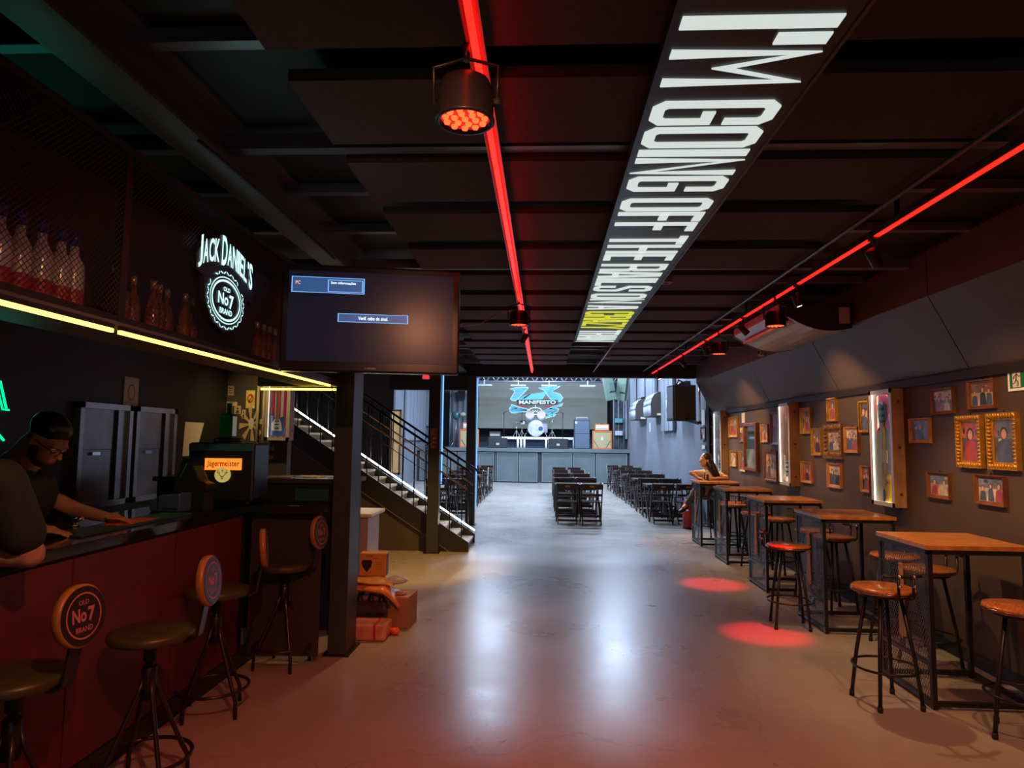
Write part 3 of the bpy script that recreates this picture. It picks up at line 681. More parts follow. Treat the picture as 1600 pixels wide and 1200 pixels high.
FR = [
 (1140, 651, 1153.6, 683.4, 'g', 1, 'small gold framed photo just right of the tall lit case'),
 (1156, 665, 1165.5, 690.4, 'b', 1, 'small brown framed photo left of the large glass picture'),
 (1190.5, 663, 1202, 691, 'h', 1, 'small framed photo right of the large glass picture'),
 (1206, 644, 1219, 695, 'b', 1, 'tall dark framed picture touching the middle lit case'),
 (1196, 704, 1216, 752.5, 'b', 2, 'low reddish framed picture left of the middle lit case'),
 (1142.4, 704.4, 1152, 729, 'g', 1, 'low small gold framed photo beside the tall lit case'),
 (1157, 705, 1166.4, 737, 'g', 1, 'low narrow gold framed photo left of the large glass picture'),
 (1253, 637, 1268.8, 678, 'g', 1, 'gold framed portrait just right of the middle lit case'),
 (1295, 621, 1309, 659, 'o', 1, 'highest gold framed portrait between the two nearest lit cases'),
 (1270.5, 669.4, 1285.4, 711, 'g', 1, 'gold framed portrait left of the thick ornate frame'),
 (1290, 663, 1318.6, 715.8, 'O', 2, 'thick ornate dark gold frame with a small photo'),
 (1321.8, 667.6, 1343.6, 707, 'h', 2, 'honey framed photo right of the thick ornate frame'),
 (1254, 720.7, 1271, 755, 'h', 1, 'low honey framed photo beside the middle lit case'),
 (1295.4, 723.6, 1316.4, 762.7, 'h', 2, 'low honey framed photo under the thick ornate frame'),
 (1345, 626.5, 1361, 676, 'o', 2, 'gold beaded framed photo half behind the nearest lit case'),
 (1348, 728, 1362, 769, 'h', 3, 'low framed photo half behind the nearest lit case'),
 (1424, 653.6, 1455.6, 692, 'h', 1, 'single framed photo of a person with pale wings behind'),
 (1457.4, 605.5, 1492.4, 648.4, 'b', 2, 'upper framed group photo left of two gilded frames'),
 (1515, 591.5, 1558, 640.5, 'b', 3, 'highest framed group photo beside the exit sign'),
 (1497, 649, 1540.5, 730.6, 'O2', 1, 'left of the two large gilded ornate frames'),
 (1545, 645, 1597.4, 734, 'O2', 1, 'right of the two large gilded ornate frames'),
 (1452, 736.8, 1487, 780, 'b', 2, 'low framed photo with a red garment, left of the pair'),
 (1526.5, 741, 1573, 791, 'b', 3, 'low framed group photo at the photo\'s right edge'),
 (1106, 666, 1114.4, 695.6, 'b', 1, 'dark framed picture left of the tall lit case'),
 (1096.4, 667, 1103.4, 688, 'b', 1, 'tiny framed picture above the seated woman'),
]
def frame_geo(px0, py0, px1, py1):
    cx, cy = (px0+px1)/2, (py0+py1)/2
    c = on(cx, cy, X=XW); ya = on(px0, cy, X=XW).y; yb = on(px1, cy, X=XW).y
    sl = abs((cy-687)/(cx-850))*(px1-px0)
    return c, ya-yb, max(20, (py1-py0)-sl)*c.y/F
for i, (x0, y0, x1, y1, st, n, lab) in enumerate(FR):
    c, W, H_ = frame_geo(x0, y0, x1, y1)
    t = thing('picture_frame', lab, 'picture frame', (XW, c.y, c.z), group='framed pictures on the right wall')
    if st == 'O2': W *= .90; H_ *= .97
    ornate = st in ('O', 'O2', 'o'); m = gold if st == 'O2' else framem[st]
    bw = min(W, H_)*(.24 if st == 'O' else .17 if st == 'O2' else .12); d = .036 if st in ('O', 'O2') else .03
    # mitred moulding with a raised outer edge
    b = B(); rings = []
    for (ins, dep) in ((0, 0), (0, d), (bw*.35, d*.9), (bw*.6, d*.55), (bw, d*.4), (bw, d*.2)):
        rings.append([b.bm.verts.new((-dep, u, v)) for u, v in ((W/2-ins, -H_/2+ins), (-W/2+ins, -H_/2+ins), (-W/2+ins, H_/2-ins), (W/2-ins, H_/2-ins))])
    for ra, rb in zip(rings, rings[1:]):
        for k in range(4): b._f([ra[k], ra[(k+1) % 4], rb[(k+1) % 4], rb[k]])
    b._f(list(reversed(rings[0]))); b.build('moulding', m, t)
    if ornate:
        b = B(); step = bw*.5
        for (L_, hor) in ((W, True), (H_, False)):
            k = int(L_/step)
            for j in range(k+1):
                u = -L_/2+L_*j/k
                for s2 in (-1, 1):
                    if hor: cc = (-d*.8, max(-W/2+bw*.4, min(W/2-bw*.4, u)), s2*(H_/2-bw*.42))
                    else: cc = (-d*.8, s2*(W/2-bw*.42), max(-H_/2+bw*.4, min(H_/2-bw*.4, u)))
                    b.sphere(cc, (d*.38, step*.36 if hor else bw*.4, bw*.4 if hor else step*.36), 8, 5)
        o = b.build('carving', m, t, smooth=True); o['kind'] = 'stuff'
    b = print_people(t, W-2*bw*.98, H_-2*bw*.98, d*.24, n, i*13+5)
    B().cyl((-.004, 0, H_/2), (-.004, 0, H_/2+.018), .004, 6).build('hook', blacksteel, t)
# large glazed picture
c, W, H_ = frame_geo(1166.4, 661.5, 1186.5, 735)
t = thing('glass_picture', 'large tall brown framed glass picture reflecting the street', 'picture frame', (XW, c.y, c.z))
b = B(); e = .05
b.box(-.06, -W/2, -H_/2, 0, -W/2+e, H_/2); b.box(-.06, W/2-e, -H_/2, 0, W/2, H_/2); b.box(-.06, -W/2+e, -H_/2, 0, W/2-e, -H_/2+e); b.box(-.06, -W/2+e, H_/2-e, 0, W/2-e, H_/2); b.build('moulding', brownframe, t, bevel=.006)
B().box(-.025, -W/2+e, -H_/2+e, -.005, W/2-e, H_/2-e).build('glass_pane', M('mirror_glass', (.25, .32, .38), .03, metal=.85), t)
B().box(-.027, -W/2+e, -H_/2+e, -.0255, W/2-e, -H_/2+.45*H_).build('poster_print', M('poster_blue', (.16, .22, .28), .12, noise=.6, nscale=5), t)
# small white papers on the wall
for (x0, y0, x1, y1, lab) in ((1159.4, 645, 1163.8, 660.6, 'small white notice high on the wall above the brown frames'), (1097, 640, 1102, 664, 'white light sheet high beside the wall corner post'), (1097, 695, 1102, 701, 'tiny white label above the woman\'s head')):
    c, W, H_ = frame_geo(x0, y0, x1, y1); H_ = (y1-y0)*c.y/F
    t = thing('notice', lab, 'notice', (XW, c.y, c.z)); B().box(-.006, -W/2, -H_/2, 0, W/2, H_/2).build('sheet', white, t)
    B().box(-.008, -W/2-.008, H_/2-.006, .0, W/2+.008, H_/2+.006).build('clip', steel, t)
# exit sign
a = on(1576, 574, X=XW); t = thing('exit_sign', 'green and white running figure exit sign high on the right wall', 'sign', (XW-.001, a.y, 2.06))
B().box(-.01, -.34, 0, 0, 0, .175).build('plate', M('sign_white_plate', (.85, .85, .80), .4, emit=(.9, .95, .85), es=.08), t)
SE = lambda u, v, d=.0115: Vector((-d, -.02-u*.30, .018+v*.14))
b = B(); b.poly([SE(0, 0, .0108), SE(1, 0, .0108), SE(1, 1, .0108), SE(0, 1, .0108)]); b.build('green_field', M('sign_green', (.01, .16, .06), .4), t, fix=False)
b = B(); b.poly([SE(.10, .04), SE(.36, .04), SE(.36, .96), SE(.10, .96)]); b.poly([SE(.5, .42), SE(.75, .42), SE(.75, .25), SE(.95, .5), SE(.75, .75), SE(.75, .58), SE(.5, .58)]); b.build('door_symbol', white, t, fix=False)
SF = lambda u, v: SE(u, v, .0122)
b = B(); b.poly([SF(*q) for q in ell(.255, .83, .03, .065, 10)])
for q in ([(.24, .74), (.22, .42)], [(.22, .44), (.29, .28), (.27, .08)], [(.22, .44), (.18, .26), (.10, .22)], [(.24, .70), (.32, .56), (.36, .60)], [(.24, .70), (.16, .60), (.14, .46)]): stroke(b, q, .035, SF)
b.build('running_figure', M('sign_black', (.01, .03, .02), .5), t, fix=False)

# ------------------------------------------------------------------ high tables and stools on the right
def high_table(label, loc):
    t = thing('high_table', label, 'table', loc, group='high tables along the photo wall')
    W = .66
    for k in range(6): B().box(0, W/6*k+.0006, 1.0, .655, W/6*(k+1)-.0006, 1.03).build('top_plank', wood, t, bevel=.002)
    e = .03
    for x in (0.01, .645-e):
        for y in (.01, W-.01-e): B().box(x, y, 0, x+e, y+e, .97).build('leg', blacksteel, t)
    b = B()
    for z in (.97, .02):
        for y in (.01, W-.01-e): B().box(.01+e, y, z, .645-e, y+e, z+e).build('frame_rail', blacksteel, t)
        for x in (.01, .645-e): B().box(x, .01+e, z, x+e, W-.01-e, z+e).build('frame_rail', blacksteel, t)
    B().box(.01, .04, .26, .01+e, W-.04, .26+.025).build('footrest', blacksteel, t)
    b = B(); s = .026
    y0, y1, z0, z1 = .04, W-.04, .05, .97; Hh = z1-z0
    for sg in (1, -1):
        i = -int(Hh/s)-2
        while i < int((y1-y0+Hh*.6)/s)+2:
            # line y = y0+i*s + sg*k*z
            kk = .6
            pts = []
            ya = y0+i*s if sg > 0 else y0+i*s+0
            za, zb = z0, z1
            f = (lambda z: ya+kk*(z-z0)) if sg > 0 else (lambda z: ya-kk*(z-z0)+kk*0)
            # clip z so that y stays inside
            lim = sorted([(y0-ya)/(kk*sg)+z0, (y1-ya)/(kk*sg)+z0])
            a_, c_ = max(z0, lim[0]), min(z1, lim[1])
            if c_-a_ > .01:
                p, q = Vector((.016+.001*sg, f(a_), a_)), Vector((.016+.001*sg, f(c_), c_)); n = Vector((0, -(q-p).z, (q-p).y)).normalized()*.0034
                b.quad(p-n, q-n, q+n, p+n)
            i += 1
    o = b.build('mesh_panel', M('table_mesh_wire', (.11, .11, .125), .35, metal=.6), t, fix=False); o['kind'] = 'stuff'
    # guitar-neck shaped wooden tag on the mesh
    g = [(-.018, .86), (.018, .86), (.022, .56), (.034, .50), (.036, .40), (.030, .36), (.012, .385), (.004, .35), (-.010, .38), (-.032, .37), (-.036, .45), (-.030, .52), (-.022, .56)]
    B().prism(g, lambda u, v, d: Vector((d, .33+u, v)), -.004, .008).build('neck_plate', M('tag_wood', (.36, .20, .13), .5, noise=.2, nscale=20), t, fix=True)
    b = B(); S = lambda u, v: Vector((.10*0+.33+u, .33+v, 1.0308)); stroke(b, ell(0, 0, .06, .04, 20), .006, S, True); stroke(b, [(-.03, -.005), (0, .015), (.03, -.005)], .008, S); b.build('top_print', M('faded_print', (.30, .16, .10), .4), t, fix=False)
    return t
TY = [4.49, 6.15, 7.74, 9.42, 10.98]
TL = ['nearest high wooden table with mesh side on the right', 'second nearest high wooden table with mesh side', 'third high wooden table from the camera, behind the red lit stool', 'fourth high wooden table from the camera, a small white thing on it', 'farthest high wooden table, where the woman leans']
t0 = high_table(TL[0], (2.47, TY[0], 0))
for k in range(1, 5): dup(t0, (2.47+.012*k, TY[k], 0), 0, TL[k])
o = B().box(-.09, -.03, 0, .09, .03, .012).build('napkin', white, None); o.location = (2.62, 9.95, 1.031); tag(o, 'white folded napkin on the fourth high table', 'napkin')

def high_stool(label, loc, rotz):
    t = thing('bar_stool', label, 'stool', loc, rotz, group='wooden bar stools at the high tables')
    B().lathe([(.17, .705), (.19, .712), (.192, .735), (.185, .742), (.02, .745)], n=32).build('seat', seatwood, t)
    B().lathe([(.150, .688), (.150, .7045)], n=24).build('seat_plate', blacksteel, t)
    b = B(); b.tube([(.193*math.cos(2*PI*k/32), .193*math.sin(2*PI*k/32), .722) for k in range(32)], .005, 6, closed=True); b.build('seat_rim', M('dark_chrome', (.25, .22, .2), .2, metal=1), t)
    for k in range(4):
        a = PI/4+k*PI/2; ca, sa = math.cos(a), math.sin(a)
        l = B().tube([(.10*ca, .10*sa, .692), (.17*ca, .17*sa, .30), (.205*ca, .205*sa, .02)], .0125, 10).build('leg', blacksteel, t)
        B().cyl((.205*ca, .205*sa, 0), (.205*ca, .205*sa, .035), .016, 10).build('rubber_foot', rubber, l)
    b = B(); b.tube([(.197*math.cos(2*PI*k/36), .197*math.sin(2*PI*k/36), .235) for k in range(36)], .0085, 8, closed=True); b.build('foot_ring', blacksteel, t)
    # low back: two flat uprights bent from under the seat with a curved strap and chrome bolts
    for s in (-1, 1):
        b = B(); b.tube([(.08, s*.05, .697), (.20, s*.05, .700), (.222, s*.05, .72), (.225, s*.05, .86)], .009, 8); b.build('back_upright', blacksteel, t)
    b = B(); b.tube([(.215-.03*(v/.13)**2*1.0, v, .845) for v in [-.13+.02*i for i in range(14)]], .011, 8); b.build('back_bar', blacksteel, t)
    b = B()
    for s in (-1, 1):
        for z in (.79, .85): B().sphere((.238, s*.05, z), .011, 8, 6).build('bolt_cap', chrome, t)
    return t
ST = [((2.27, 6.39), PI*.95, 'red lit bar stool standing in the aisle beside the third table'),
      ((2.24, 4.60), PI*.55+PI, 'nearest aisle bar stool, left of the nearest high table'),
      ((2.80, 4.14), -.6, 'bar stool at the photo\'s right edge before the nearest table'),
      ((2.93, 5.33), .25, 'bar stool seen through the mesh of the nearest high table'),
      ((3.00, 5.94), -.4+PI*1.0-2.2, 'bar stool standing on the camera side of the second table'),
      ((2.95, 7.02), .2, 'bar stool seen under the top of the second table'),
      ((2.95, 7.53), -1.4, 'bar stool on the camera side of the third table'),
      ((2.95, 8.59), .2, 'bar stool seen under the top of the third table'),
      ((2.86, 9.24), -1.4, 'bar stool on the camera side of the fourth table'),
      ((2.88, 10.38), .2, 'bar stool seen under the top of the fourth table'),
      ((2.98, 10.80), -1.4, 'bar stool on the camera side of the woman\'s table'),
      ((2.80, 11.88), PI*.5, 'bar stool the woman sits on')]
s0 = high_stool(ST[0][2], (*ST[0][0], 0), ST[0][1])
for (p, r, l) in ST[1:]: dup(s0, (*p, 0), r, l)

# ------------------------------------------------------------------ swivel stools at the bar
vinyl = M('olive_vinyl', (0.050, 0.045, 0.016), .38, noise=.15, nscale=20)
tubem = M('dark_bronze_tube', (0.05, 0.035, 0.032), .3, metal=.7)
discface = M('disc_black_face', (.020, .014, .016), .35); discprint = M('disc_print', (.50, .16, .16), .5)
def swivel_stool(label, loc, rotz):
    t = thing('swivel_stool', label, 'stool', loc, rotz, group='round backed stools at the bar')
    B().lathe([(.165, .695), (.185, .70), (.192, .72), (.188, .738), (.16, .748), (.02, .752)], n=32).build('seat', vinyl, t)
    B().lathe([(.03, .60), (.03, .69), (.10, .695)], n=16).build('seat_bracket', blacksteel, t)
    B().lathe([(.018, .42), (.018, .62)], n=14).build('post', tubem, t); B().lathe([(.034, .42), (.034, .57), (.030, .575)], n=16).build('collar', blacksteel, t)
    for k in range(4):
        a = PI/4+k*PI/2; ca, sa = math.cos(a), math.sin(a)
        B().tube([(.02*ca, .02*sa, .53), (.05*ca, .05*sa, .44), (.17*ca, .17*sa, .16), (.20*ca, .20*sa, .10), (.205*ca, .205*sa, 0)], .0115, 10).build('leg', tubem, t)
    b = B(); b.tube([(.205*math.cos(2*PI*k/36), .205*math.sin(2*PI*k/36), .155) for k in range(36)], .010, 8, closed=True); b.build('foot_ring', tubem, t)
    b = B(); b.prism([(.05, .69), (.20, .69), (.232, .715), (.255, .85), (.268, .98), (.258, .98), (.244, .85), (.222, .72), (.198, .70), (.05, .70)], lambda u, v, d: Vector((u, d, v)), -.032, .032); b.build('back_strap', blacksteel, t)
    # round backrest tilted slightly
    T = Matrix.Translation((.262, 0, .975)) @ Matrix.Rotation(PI/2-.10, 4, 'Y')
    bk = B().lathe([(.01, -.022), (.108, -.022), (.120, -.015), (.120, .010), (.112, .016)], n=36, mat=T).build('backrest', M('backrest_wood', (.34, .15, .035), .35, noise=.25, nscale=10), t)
    B().lathe([(.111, .0162), (.111, .0185)], n=36, mat=T).build('back_face', discface, bk)
    FN = lambda u, v: T @ Vector((-v, u, .0195))
    b = B(); stroke(b, ell(0, 0, .085, .085, 36), .006, FN, True); text_fit(b, 'OLD', FN, -.025, .042, .025, .06, .02); text_fit(b, 'No', FN, -.058, -.022, .012, .03, .03); text_fit(b, '7', FN, .02, -.026, .055, .03, .04); text_fit(b, 'BRAND', FN, -.042, -.06, .042, -.04, .02)
    b.build('back_print', discprint, bk, fix=False)
    return t
SW = [((-1.915, 4.965), -.13, 'bar stool with round printed backrest beside the column'),
      ((-2.008, 4.115), .35, 'third bar stool along the counter, backrest seen edge on'),
      ((-1.888, 3.22), .10, 'second bar stool along the counter, round back seen obliquely'),
      ((-2.06, 2.60), -.10, 'nearest bar stool at lower left with large printed round backrest')]
s0 = swivel_stool(SW[0][2], (*SW[0][0], 0), SW[0][1])
for (p, r, l) in SW[1:]: dup(s0, (*p, 0), r, l)

# ------------------------------------------------------------------ staircase (rises towards -x, side faces the room)
t = thing('staircase', 'black steel staircase with pale treads and railings rising to the left', 'staircase', (-1.13, 10.02, 0))
RX, RZ = .182, .1165; NS = 19; slope = RZ/RX
tread = M('pale_tread', (.50, .45, .40), .5, noise=.35, nscale=9); riserm = M('riser_brown', (.10, .075, .06), .6)
for k in range(NS):
    B().box(-RX*(k+1)-.01, .03, RZ*(k+1)-.03, -RX*k, .90, RZ*(k+1)).build('tread', tread, t)
    B().box(-RX*k-.025, .03, RZ*k, -RX*k-.012, .90, RZ*(k+1)-.031).build('riser', riserm, t)
strm = M('stringer_paint', (.018, .016, .016), .4)
X9 = -RX*NS
for y, nm in ((0.0, 'stringer'), (.905, 'stringer')):
    b = B(); b.prism([(0.02, 0), (0.02, .14), (X9, .14-X9*slope), (X9, -.17-X9*slope), (-.26, 0)], lambda u, v, d: Vector((u, d, v)), y, y+.025); b.build(nm, strm, t)
b = B(); b.prism([(-.27, 0), (X9, -.17-X9*slope), (X9, 0)], lambda u, v, d: Vector((u, d, v)), .04, .055); b.build('under_panel', M('under_stair_panel', (.055, .040, .030), .55, noise=.15, nscale=3), t)
b = B(); b.bar((-.26, -.004, 0.0), (X9, -.004, -.175-X9*slope), .006, .012); b.build('edge_highlight', M('highlight_grey', (.12, .11, .10), .4), t)  # thin highlight along the stringer's lower edge, painted as a paler strip
hr = M('handrail_black', (.02, .02, .024), .25, metal=.4)
hrw = M('midrail_brass', (.32, .20, .09), .3, metal=.6)
for y in (0.01, .915):
    b = B(); b.tube([(.08, y, 1.17-.08*slope), (0.0, y, 1.20), (X9, y, 1.20-X9*slope)], .018, 10); b.build('handrail', hr, t)
    b = B(); b.tube([(-.02, y, .93), (X9, y, .92-X9*slope)], .013, 10); b.build('mid_rail', hrw, t)
    b = B(); b.tube([(-.02, y, .78), (X9, y, .77-X9*slope)], .006, 8); b.build('wire_rail', hr, t)
    for k in range(0, NS+1):
        x = -.09-RX*k
        if x < X9: break
        B().cyl((x, y, .12-x*slope), (x, y, 1.19-x*slope), .009, 8).build('baluster', hr, t)
tl = thing('light_strip', 'bright warm white light strip climbing along the staircase', 'light strip', (-1.13, 10.89, 0))
b = B(); b.tube([(0.02, 0, .205), (X9, 0, .205-X9*slope)], .012, 8); b.build('led_tape', whtled, tl)
b = B(); b.tube([(0.02, .014, .195), (X9, .014, .195-X9*slope)], .008, 6); b.build('channel', steel, tl)

# ------------------------------------------------------------------ lit lyric sign under the ceiling
GL = {'I': [[(.5, 0), (.5, 1)]], "'": [[(.5, .74), (.5, 1)]], 'M': [[(0, 0), (0, 1), (.5, .38), (1, 1), (1, 0)]],
 'G': [[(1, .68), (1, .94), (.8, 1), (.2, 1), (0, .94), (0, .06), (.2, 0), (.8, 0), (1, .06), (1, .46), (.6, .46)]],
 'N': [[(0, 0), (0, 1), (1, 0), (1, 1)]], 'F': [[(0, 0), (0, 1), (1, 1)], [(0, .55), (.8, .55)]], 'T': [[(0, 1), (1, 1)], [(.5, 1), (.5, 0)]],
 'H': [[(0, 0), (0, 1)], [(1, 0), (1, 1)], [(0, .5), (1, .5)]], 'E': [[(1, 0), (0, 0), (0, 1), (1, 1)], [(0, .5), (.85, .5)]],
 'R': [[(0, 0), (0, 1), (.8, 1), (1, .94), (1, .56), (.8, .5), (0, .5)], [(.75, .5), (1, .42), (1, 0)]], 'A': [[(0, 0), (.3, 1), (.7, 1), (1, 0)], [(.12, .25), (.88, .25)]],
 'L': [[(0, 1), (0, 0), (1, 0)]], 'S': [[(1, .7), (1, .94), (.8, 1), (.2, 1), (0, .94), (0, .62), (1, .40), (1, .06), (.8, 0), (.2, 0), (0, .06), (0, .3)]],
 'C': [[(1, .68), (1, .94), (.8, 1), (.2, 1), (0, .94), (0, .06), (.2, 0), (.8, 0), (1, .06), (1, .32)]], 'Z': [[(0, 1), (1, 1), (0, 0), (1, 0)]], 'Y': [[(0, 1), (.5, .5), (1, 1)], [(.5, .5), (.5, 0)]]}
GW = {'I': .070, "'": .066, 'M': .24, ' ': .09, 'F': .165, 'E': .165, 'L': .165, 'T': .18}
t = thing('lyric_sign', 'long lit ceiling sign with tall white capital letters, one word yellow', 'sign', (.42, 1.99, 3.0))
B().box(-.03, -.6, .0, .545, 6.98, .05).build('backing', M('sign_backing', (.006, .006, .007), .35), t)
B().box(.545, -.6, -.006, .558, 6.98, .05).build('edge_trim', M('edge_trim_grey', (.08, .07, .07), .3, metal=.5), t)
lw = E_('letter_white', (.82, .90, .86), .78, (.04, .04, .04)); ly = E_('letter_yellow', (.80, .80, .02), .75, (.04, .04, .01))
u = 0.0; TH = .052; HL = .50; sc_ = .97
word = 0
for ch in "I'M GOING OFF THE RAILS ON A CRAZY TRAIN":
    wdt = GW.get(ch, .20)*sc_
    if ch == ' ': u += wdt; word += 1; continue
    b = B(); th = min(TH, wdt*.40) if ch not in "I'" else wdt*.95
    for pl in (GL.get(ch) or []) if ch != 'O' else []:
        P = [Vector((th/2+p[0]*(wdt-th), th/2+p[1]*(HL-th))) for p in pl]
        d0 = (P[0]-P[1]).normalized(); d1 = (P[-1]-P[-2]).normalized(); P[0] = P[0]+d0*th*.48; P[-1] = P[-1]+d1*th*.48
        stroke(b, P, th, lambda a, v: Vector((v, u+a, -.004)))
    if ch == 'O': stroke(b, [(th/2+p[0]*(wdt-th), th/2+p[1]*(HL-th)) for p in [(0, .06), (0, .94), (.2, 1), (.8, 1), (1, .94), (1, .06), (.8, 0), (.2, 0)]], th, lambda a, v: Vector((v, u+a, -.004)), True)
    o = b.build('letter', ly if word == 7 else lw, t, fix=False)
    md = o.modifiers.new('s', 'SOLIDIFY'); md.thickness = .006; md.offset = 0
    u += wdt+.024
cond = tag(B().tube([(.965, 8.95, 3.03), (.965, 13.2, 3.03)], .013, 8).build('conduit', M('conduit_grey', (.35, .34, .36), .35, metal=.6)), 'grey conduit pipe running on from the far end of the lyric sign', 'pipe')
for y, l in ((5.55, 'small square junction box at the edge of the lyric sign'), (10.7, 'small junction box on the grey ceiling conduit')):
    tt = thing('junction_box', l, 'junction box', (1.0, y, 3.0)); B().box(-.03, -.05, 0, .06, .05, .06).build('box_body', M('box_tan', (.30, .15, .11), .5), tt, bevel=.006); B().lathe([(.02, -.006), (.02, 0)], (.015, 0, 0), 12).build('knockout', black, tt)

# ------------------------------------------------------------------ red lit lighting tracks
trackm = M('track_grey', (.16, .13, .14), .35, metal=.6)
for x, l in ((-.245, 'middle ceiling track with a glowing red light strip'), (2.11, 'right hand ceiling track with a glowing red light strip')):
    t = thing('lighting_track', l, 'lighting track', (x, 0, 3.0))
    B().box(-.028, -3, 0, -.024, 13.2, .04).build('rail', trackm, t); B().box(-.028, -3, .036, .03, 13.2, .04).build('rail_top', trackm, t)
    B().box(-.010, -3, -.004, .014, 13.1, .006).build('led_tape', redled, t)
    b = B()
    for i in range(110): b.box(-.0292, -2+.13*i, .012, -.0281, -2+.13*i+.05, .022)
    o = b.build('slots', black, t); o['kind'] = 'stuff'
    b = B()
    for y in range(-2, 14, 3): b.box(-.01, y, .04, .01, y+.02, .2)
    b.build('hangers', blacksteel, t)
tag(B().tube([(1.93, -3, 3.04), (1.93, 13.1, 3.04)], .014, 8).build('conduit', M('conduit_dark', (.14, .12, .13), .35, metal=.5)), 'dark conduit pipe running beside the right hand red track', 'pipe')
parb = M('par_housing', (.02, .018, .02), .35, metal=.4)
def par(label, x, y, z, power, tgt=None, lit=1.0, size=1.0, ang=19, bl=.75):
    t = thing('par_lamp', label, 'stage lamp', (x, y, z), group='red par lamps')
    s = size
    B().lathe([(.045*s, .13*s), (.075*s, .12*s), (.088*s, .09*s), (.09*s, 0), (.094*s, -.006*s), (.094*s, -.012*s), (.080*s, -.012*s), (.078*s, .002)], n=28).build('housing', parb, t)
    B().lathe([(.079*s, .001), (.079*s, .004)], n=24).build('lens_plate', E_('lens_red', (.8, .01, .01), .9*lit, (.1, .01, .01)), t)
    for ring, n in ((0, 1), (.034, 6), (.062, 11)):
        for k in range(n):
            a = 2*PI*k/n+.3*ring*30
            B().lathe([(.009*s, -.008*s), (.011*s, -.002*s), (.011*s, .001)], (ring*s*math.cos(a), ring*s*math.sin(a), 0), 10).build('led', E_('led_bright_%d' % int(lit*10), (1.0, .055, .012), 4.5*lit), t)
    b = B(); b.tube([(-.10*s, 0, .05*s), (-.105*s, 0, .17*s), (0, 0, .20*s), (.105*s, 0, .17*s), (.10*s, 0, .05*s)], .007*s, 6); b.cyl((0, 0, .19*s), (0, 0, 3.0-z), .012*s, 8); b.build('yoke', parb, t)
    B().lathe([(.014, -.01), (.014, .01)], (.10*s, 0, .05*s), 10, None).build('knob', rubber, t)
    if power: spot('red_beam', (x, y, z-.03), tgt or (x, y, 0), power, (1.0, .004, .03), ang, bl, .03)
    return t
par('large red par lamp close overhead on the middle track', -.27, 2.12, 2.74, 100, (-.2, 3.6, 0), 1.0, 1.05, 110, 1.0)
par('red par lamp midway down the middle track', -.25, 6.3, 2.78, 0, None, .5)
par('red par lamp on the right track over the near red pool', 2.09, 6.08, 2.74, 620, (1.97, 6.12, 0))
par('red par lamp farther along the right track', 2.09, 8.05, 2.74, 620, (2.02, 8.15, 0))
spm = M('spot_housing', (.02, .018, .018), .4, metal=.3)
def track_spot(label, x, y, z, tgt, power, col=WARM, angle=75, blend=.7):
    t = thing('track_spot', label, 'spotlight', (x, y, z), group='warm track spotlights')
    d = (Vector(tgt)-Vector((x, y, z))).normalized(); q = d.to_track_quat('Z', 'Y').to_matrix().to_4x4()
    B().lathe([(.030, -.07), (.034, -.06), (.036, .05), (.030, .052), (.028, .03)], n=18, mat=q).build('housing', spm, t)
    B().lathe([(.027, .038), (.027, .043)], n=16, mat=q).build('lamp', E_('spot_lamp', (1.0, .75, .42), 10), t)
    b = B(); b.cyl((0, 0, 0), (0, 0, 3.0-z), .009, 8); b.box(-.02, -.04, 2.985-z, .02, .04, 3.0-z); b.build('stem', spm, t)
    if power: spot('warm_beam', tuple(Vector((x, y, z))+d*.06), tgt, power, col, angle, blend, .03)
WX = XW
track_spot('track spotlight nearest on the right track, black cylinder', 2.11, 4.3, 2.86, (WX, 4.9, 1.2), 80)
track_spot('second track spotlight along the right track, by the air conditioner', 2.11, 5.6, 2.86, (2.75, 5.2, 0.7), 130)
track_spot('third track spotlight along the right track', 2.11, 7.1, 2.86, (WX, 7.3, 1.7), 120)
track_spot('fourth track spotlight along the right track', 2.11, 8.75, 2.86, (2.85, 8.6, .9), 130)
track_spot('fifth track spotlight along the right track', 2.11, 10.2, 2.86, (WX, 10.8, 1.6), 150)
track_spot('farthest track spotlight on the right track', 2.11, 12.4, 2.86, (2.8, 11.6, 1.1), 230)
track_spot('small track spotlight far down the middle track', -.25, 7.9, 2.88, (-1.95, 9.0, 0), 420, (1.0, .56, .14), 62)
track_spot('track spotlight overhead at the camera end of the middle track', -.25, 1.0, 2.88, (-.7, 4.2, 0), 135, (1.0, .38, .17), 105)
track_spot('track spotlight overhead at the camera end of the right track', 2.11, 2.2, 2.88, (1.8, 4.5, 0.2), 160, (1.0, .38, .17), 100)

t = thing('downlight', 'round ceiling downlight above the stock pile, hidden behind the television', 'downlight', (-1.25, 6.75, 3.02))
B().lathe([(.07, 0), (.075, .01), (.075, .24)], n=20).build('housing', spm, t); B().lathe([(.055, -.004), (.055, 0)], n=18).build('lamp', E_('spot_lamp', (1.0, .75, .42), 10), t)
spot('warm_beam', (-1.25, 6.75, 3.0), (-1.45, 6.3, 0), 110, (1.0, .55, .22), 70, .8, .05)

t = thing('downlight', 'added ceiling downlight brightening the sticker wall, hidden by the canopy', 'downlight', (-3.35, 7.1, 3.02))  # added unseen lamp, there to brighten the posters
B().lathe([(.07, 0), (.075, .01), (.075, .24)], n=20).build('housing', spm, t); B().lathe([(.055, -.004), (.055, 0)], n=18).build('lamp', MATS['spot_lamp'], t)
spot('warm_beam', (-3.35, 7.1, 3.0), (-3.4, 7.8, 1.5), 60, (1.0, .66, .26), 85, .8, .05)

